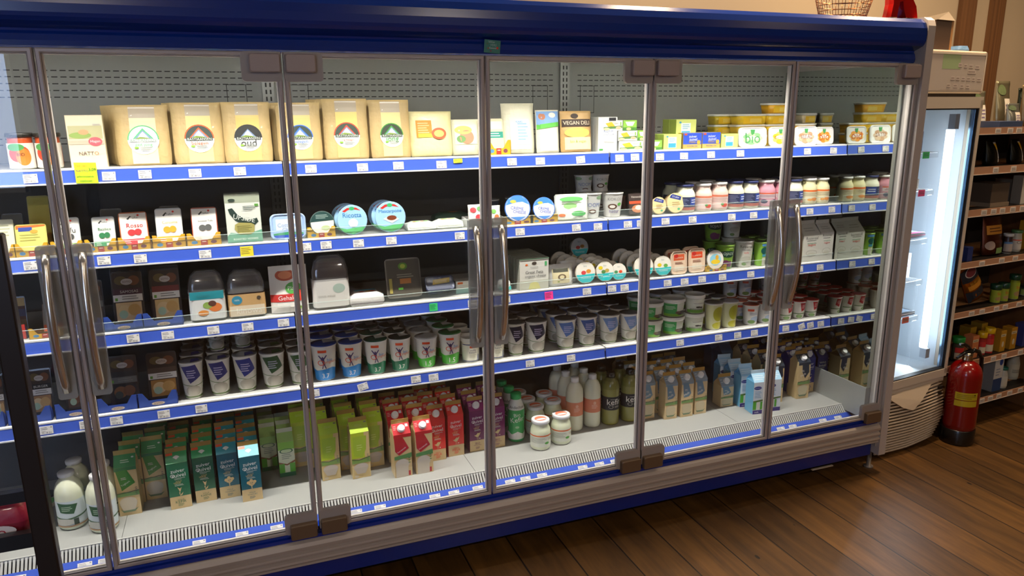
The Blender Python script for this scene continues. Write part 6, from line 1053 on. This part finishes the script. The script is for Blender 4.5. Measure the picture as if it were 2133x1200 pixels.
def petb(fill, lab_ops, capc, glass='#dcdfc8'):
    def f(w, h):
        r = w/2; pr = [(r*.88, 0), (r*.98, .005), (r, .012), (r, h*.62), (r*1.0, h*.70), (r*.93, h*.78), (r*.76, h*.85), (r*.52, h*.895), (r*.44, h*.925)]
        return lathe_pack('milk_bottle', 'bottle', pr, fill, [(h*.30, h*.56, 200, -12, lab_ops)], [(r*.46, h*.91), (r*.49, h*.912), (r*.49, h*.992), (r*.45, h), (.001, h)], capc, body='bottle_body', lidname='screw_cap', label=True, span=200)
    return f
ol = [('r', 0, 0, 1, 1, '#e08c6c'), ('e', .52, .72, .05, .12, '#eab49c'), ('l', .42, .3, .62, .6, 3, '#efc4b0')]
ol = [('r', -.35, 0, 1.35, 1, '#e08c6c')]+ol[1:]
for (a, b, y, n, lab) in [(1185, 1224, 899, 3, 'left column'), (1224, 1259, 891, 3, 'right column')]:
    puttray(petb(['#e4e2c8']*8, ol, '#e4e4e0'), a, b, y, .242, 'milk bottle with salmon pink label, '+lab+', #', n=n, gap=.006, dx=-.004, dep=.078, w=.077, group='milk bottles with salmon labels')
kl = [('r', -.35, 0, 1.35, 1, '#26262a'), ('t', 'kefir', .56, .62, .50, '#ece9de'), ('l', .42, .78, .72, .84, 1, '#c8c4b8'), ('o', .44, .26, .08, .12, .8, '#b8b4a8'), ('l', .56, .18, .74, .32, 2, '#b8b4a8')]
for (a, b, y, n, lab) in [(1260, 1301, 886, 2, 'left column'), (1303, 1338, 879, 2, 'right column')]:
    puttray(petb(['#9c9440', '#a09a4c', '#8f8c4e', '#8f8c50', '#7d7c40', '#7a783c', '#6c6a34', '#4a4a30'], kl, '#24241f'), a, b, y, .242, 'yellowish kefir bottle with black kefir label, '+lab+', #', n=n, gap=.006, dx=-.003, dep=.080, w=.079, group='kefir bottles with black label')
bt = wz_front('#6f8a9c', '#7a9a5c', '#c8ba98', 'Melk', top='#8496a2', quad=((.10, .97), (.55, .97), (.80, .66), (.62, .58), (.20, .56)))
btr = [('r', 0, 0, 1, 1, '#8a9aa6'), ('l', .06, .3, .26, .8, 2, '#b8c4cc')]
for (a, b, y, n, lab) in [(1342, 1366, 872, 4, 'half behind the door frame'), (1385, 1417, 873, 4, 'front left column'), (1421, 1448, 868, 4, 'front middle column'), (1450, 1476, 862, 4, 'front right column')]:
    puttray(lambda w, h: carton(w, w, h, bt, btr, '#dcc294', fin='#b88f48', cap='#ececec', name='milk_carton'), a, b, y, .218, 'kraft milk carton with grey blue top, '+lab+', #', n=n, gap=.010, dx=0, group='kraft cartons with grey blue tops', w=.062, rz=-3)
puttray(lambda w, h: carton(w, w, h, bt, btr, '#dcc294', fin='#b88f48', cap='#ececec', name='milk_carton'), 1503, 1533, 846, .155, 'short kraft half litre carton with grey blue top', w=.068, rz=-3)
db = [('r', 0, 0, 1, 1, '#33506c'), ('l', .2, .5, .8, .8, 4, '#6f8aa0')]
puttray(lambda w, h: carton(w, w, h, db, [('r', 0, 0, 1, 1, '#3f5a74')], '#2f4860', fin='#4a6478', name='milk_carton'), 1500, 1530, 806, .235, 'dark blue gable top carton standing behind the short kraft carton, #', n=3, gap=.008, dx=-.006, w=.066)
bw = [('r', 0, 0, 1, 1, '#dfe9f0'), ('e', .3, .82, .28, .055, '#2c3a8c'), ('t', 'Boerenland', .3, .82, .4, '#dfe9f0'), ('l', .1, .5, .6, .74, 5, '#8ab4d8'), ('p', [(0, .36), (1, .42), (1, .46), (0, .42)], '#5a7a3c'), ('r', .0, .14, .25, .38, '#5aae3c'), ('r', .55, .14, .7, .38, '#5aae3c'), ('r', .3, .14, .5, .38, '#e4e2d4'), ('r', 0, 0, 1, .12, '#33287a'), ('t', 'melk', .3, .06, .3, '#dfe0f0')]
bwr = [('r', 0, 0, 1, 1, '#a8d0e8'), ('l', .1, .2, .9, .8, 3, '#dceaf4')]
for (a, b, y, n, lab) in [(1572, 1602, 861, 1, 'front left one'), (1604, 1630, 855, 1, 'front right one'), (1546, 1574, 846, 3, 'left column behind the front ones')]:
    puttray(lambda w, h: carton(w, w, h, bw, bwr, '#74bce4', fin='#c4dcea', name='milk_carton'), a, b, y, .205, 'light blue and white milk carton, '+lab+(', #' if n > 1 else ''), n=n, gap=.006, dx=-.004, group='light blue milk cartons', w=.068, rz=-8)
nt = wz_front('#27303f', '#7a9a5c', '#c8be9c', 'Melk', top='#2c3644', quad=((.30, .97), (.85, .97), (.92, .72), (.6, .56), (.34, .74)))
ntr = [('r', 0, 0, 1, 1, '#2c3644'), ('l', .06, .3, .26, .8, 2, '#5a6878')]
for (a, b, y, n, lab) in [(1610, 1634, 838, 4, 'column right of the light blue cartons'), (1662, 1692, 829, 1, 'frontmost one')]:
    puttray(lambda w, h: carton(w, w, h, nt, ntr, '#d6bc8c', fin='#a8823c', cap='#ececec', name='milk_carton'), a, b, y, .235, 'kraft carton with near black top, '+lab+(', #' if n > 1 else ''), n=n, gap=.010, group='kraft cartons with near black tops', w=.068, rz=-4)
nb = '#27307a'
for x_, y_, n, lab in ((2.990, .385, 4, 'left column'), (3.057, .345, 5, 'column nearest the mirror')):
    r_ = carton(.064, .064, .225, zz_front(nb, 'VOLLE', 'MELK', 2), zz_roofcap(nb), nb, fin='#a8823c', cap='#ececec', name='milk_carton', base=KR)
    for k in range(n):
        o = r_ if k == 0 else copy_tree(r_)
        o['label'] = 'dark blue zuiver zuivel milk carton, %s, %s' % (lab, ORD[k]); o['group'] = 'dark blue zuiver zuivel cartons'
        place(o, x_, y_+.032+.072*k, .0004, 0 if k == 0 else random.uniform(-.5, .5))

# ------------------------------------------------------------------ goods on the wall shelving
MS = Matrix.Translation((SP.x, SP.y, 0)) @ Matrix.Rotation(ths, 4, 'Z')
def shelf_put(o, s_, x0px, label, dy=.05, w=.1, rz=0, z=0, cat=None, tilt=None):
    zt = LIPS[s_][0]
    # world x on the shelf front line seen at photo column x0px
    p_ = Vector((SP.x, SP.y)); dr_ = ray(x0px, {0: 260, 1: 340, 2: 420, 3: 530, 4: 620, 5: 730, 6: 810}[s_]); nn = Vector((-math.sin(ths), math.cos(ths)))
    t = ((p_+nn*dy-CAM.xy) @ nn)/(Vector((dr_.x, dr_.y)) @ nn) if hasattr(Vector, '__matmul__') else 0
    q = CAM+dr_*t; o.location = (q.x, q.y, zt+z+.0004); o.rotation_euler = (tilt or 0, 0, ths+R(rz))
    if label: o['label'] = label
    if cat: o['category'] = cat
    return o
def hb(w, h, c, c2, nm='herb_bag', d=.05): return pouch(w, h, d, c, 'foil', ops=[('r', .35, .15, .75, .6, '#d8d0c0'), ('l', .4, .2, .7, .5, 3, '#7a6a8a'), ('e', .3, .8, .25, .12, c2)], name=nm)
shelf_put(hb(.10, .17, '#8f8a74', '#4a5a34'), 0, 2064, 'silvery clear bag of dried herbs with white label, leftmost on the top wall shelf', .06)
shelf_put(hb(.11, .22, '#8c8468', '#56643c'), 0, 2085, 'taller clear bag of dried herbs behind the leftmost one', .15)
shelf_put(hb(.10, .11, '#8a8a80', '#4a5a3a'), 0, 2108, 'clear herb bag with purple label on the top wall shelf', .06)
shelf_put(hb(.10, .2, '#7c6a4c', '#6a6a3c'), 0, 2138, 'brownish herb bag at the right edge of the top wall shelf', .1)
o = MB().box(-.09, -.05, 0, .09, .05, .028, '#3a4a6c').build('display_tray'); shelf_put(o, 0, 2084, 'low blue tray on the top wall shelf', .052, cat='tray'); 
for q in bpy.data.objects:
    if q.get('label') in ('silvery clear bag of dried herbs with white label, leftmost on the top wall shelf',): q.location.z += .0; q.location.y += .07
for (x, lb, dd) in ((2062, 'black shiny pack with yellow label, left on the second wall shelf', .06), (2112, 'black shiny pack with yellow label, right on the second wall shelf', .06)):
    shelf_put(pouch(.11, .12, .06, '#15140f', 'foil', ops=[('r', .55, .1, .9, .9, '#b8b4ac'), ('r', .55, .6, .9, .85, '#e0b02c'), ('l', .6, .2, .85, .5, 3, '#5a6a9a')], name='seaweed_pack'), 1, x, lb, dd, rz=12)
shelf_put(MB().box(-.07, -.06, 0, .07, .06, .115, '#54483c').box(-.075, -.065, 0, .075, .065, .02, '#8c7a64').build('storage_box'), 2, 2055, 'grey brown box in a clear tray on the third wall shelf', .09, cat='box')
shelf_put(MB().box(-.035, -.05, 0, .035, .05, .12, '#8a8478').build('storage_box'), 2, 2096, 'plain grey box left of the white and green pack', .13, cat='box')
shelf_put(box(.05, .05, .145, [('r', .05, .02, .95, .5, '#c9c4b8'), ('p', [(0, 1), (1, 1), (.6, .45), (.4, .45)], '#33502c'), ('e', .5, .78, .24, .12, '#d8b82c')], '#c4beb0', '#8a8478', name='snack_box'), 2, 2120, 'white box with dark green top and yellow spot on the third wall shelf', .05)
shelf_put(pouch(.155, .205, .06, '#5a2c18', 'foil', ops=[('r', .1, .52, .9, .74, '#c8862c'), ('l', .2, .56, .8, .7, 2, '#6a3a1c'), ('e', .22, .25, .17, .11, '#a8948a'), ('r', .45, .04, .85, .18, '#7a9a5c'), ('t', 'COCOA', .6, .34, .4, '#8a4a3a')], name='cocoa_pouch'), 3, 2063, 'large brown standing pouch with orange band on the wall shelf', .07)
shelf_put(MB().box(-.02, -.03, 0, .02, .03, .07, '#1f3270').build('snack_box'), 3, 2008, 'small blue box left of the large brown pouch', .05, cat='box')
shelf_put(jar(.045, .105, '#3a2a2a', '#c8d0d8', [('r', 0, 0, 1, 1, '#b8aca4'), ('r', 0, .8, 1, 1, '#5a86b8')], name='spread_jar', neck=.9), 3, 2095, 'dark jar with beige label right of the brown pouch', .06)
shelf_put(jar(.05, .115, '#b8b4a4', '#4a7a4c', [('r', 0, 0, 1, 1, '#cfc8bc'), ('t', 'Caro', .5, .7, .5, '#3a2c2c'), ('r', 0, .86, 1, .96, '#d8502c')], name='coffee_jar', neck=.9), 3, 2112, 'white jar with green lid and red stripe on the wall shelf', .07)
shelf_put(box(.05, .06, .15, [('r', .1, .8, .9, .92, '#8a6a1c')], '#c89a1c', '#b88a18', name='food_box'), 3, 2133, 'yellow box at the right edge of the fourth wall shelf', .1)
pb = pouch(.12, .23, .07, '#c0701c', 'foil', ops=[('r', .0, .0, 1, .30, '#2e3038'), ('r', .1, .34, .9, .46, '#e0962c'), ('r', .0, .56, 1, .86, '#23252e'), ('e', .5, .74, .3, .09, '#8a3a3c'), ('o', .5, .74, .34, .105, .88, '#d8d0c8'), ('t', 'BURGER', .5, .5, .6, '#d8a02c')], name='crisps_bag', lean=0)
shelf_put(pb, 4, 2030, 'orange and black bag leaning over on the fifth wall shelf', .10, rz=10, z=.0); pb.rotation_euler = (R(0), R(-32), ths); pb.location.z += .03
for i, (x, hh) in enumerate(((2072, .10), (2088, .10), (2109, .135))):
    shelf_put(jar(.048, hh, '#8a9a2c', '#12402c', [('r', 0, 0, 1, 1, '#9cae2e'), ('e', .5, .32, .25, .16, '#a88a5c'), ('t', 'bio', .5, .72, .3, '#c85a2c')], lidh=.028, labz=(.04, .70), name='spice_jar', neck=.96, span=220), 4, x, 'green spice jar with dark lid, %s' % ['left one of the short pair', 'right one of the short pair', 'taller one'][i], .05)
shelf_put(jar(.06, .06, '#4a5a3c', '#1c2a24', [('r', 0, 0, 1, 1, '#9cae5c')], name='pesto_jar', neck=.95), 4, 2133, 'low green jar at the right edge of the fifth wall shelf', .07)
for i, (x, w_, hh, c, lc, kind) in enumerate(((1994, .055, .125, '#3a3a24', '#1f8a3c', 'jar with green lid left of the extinguisher'), (2020, .05, .12, '#c87a4a', None, 'orange and red carton behind the extinguisher lever'), (2042, .04, .125, '#a82c24', '#e0b41c', 'red jar with yellow lid, left one'), (2056, .046, .14, '#b0281f', '#e6bc1e', 'red jar with yellow lid, right one'), (2076, .045, .115, '#b8861c', None, 'golden box, left one'), (2097, .05, .12, '#b07e18', None, 'golden box, right one'), (2123, .06, .125, '#333a78', None, 'dark blue box beside the golden boxes'))):
    o = jar(w_, hh, c, lc, [('r', 0, 0, 1, 1, c), ('r', .1, .5, .9, .8, '#c8322c'), ('r', .1, .1, .9, .48, '#d8cfb0')], lidh=.03, labz=(.02, .72), name='spice_jar', neck=.94) if lc else box(w_, .05, hh, [('r', .0, .72, .9, .84, '#cdbf9a'), ('e', .5, .35, .2, .14, '#cfc4a8'), ('l', .1, .74, .8, .82, 1, '#6a5a3c')], c, name='food_box')
    shelf_put(o, 5, x, kind+' on the sixth wall shelf', .05)
for i, (x, hh) in enumerate(((2010, .13), (2032, .14))):
    shelf_put(box(.05, .06, hh, [], '#a8821c', '#8a6a18', name='food_box'), 5, x, 'dim yellow box in the second line of the sixth wall shelf, %s' % ['left', 'right'][i], .14)
shelf_put(box(.075, .06, .19, [('r', 0, 0, 1, .38, '#27406c'), ('r', .0, .38, 1, .9, '#cfcfc8'), ('e', .7, .86, .2, .1, '#23408c'), ('l', .2, .45, .7, .7, 3, '#8a94a0')], '#cfcfc8', '#8a8a88', name='food_box'), 6, 2062, 'white and dark blue box behind the fire extinguisher', .06)
shelf_put(box(.03, .05, .17, [('r', 0, 0, 1, .3, '#2c5a9c'), ('r', 0, .6, 1, .8, '#3f7ac0')], '#b8bcc0', '#8a8a88', name='food_box'), 6, 1985, 'white and blue carton left of the fire extinguisher', .05)
shelf_put(jar(.05, .12, '#b8b4a4', '#1f6a5c', [('r', 0, 0, 1, 1, '#c8c4b4')], name='supplement_jar'), 6, 2084, 'white pot with teal lid beside the extinguisher hose', .05)
for i, x in enumerate((2102, 2130)):
    shelf_put(jar(.085 if i else .065, .155, '#a8a494', '#3a3a34', [('r', 0, 0, 1, 1, '#b4b09c'), ('l', .2, .3, .7, .6, 3, '#4a4a44')], name='storage_jar', neck=.8), 6, x, 'beige round pot on the bottom wall shelf, %s' % ['smaller one', 'large one'][i], .11)
shelf_put(hb(.09, .19, '#2a3026', '#1f2a1c'), 0, 2128, 'dark green bag standing at the back of the top wall shelf', .24)
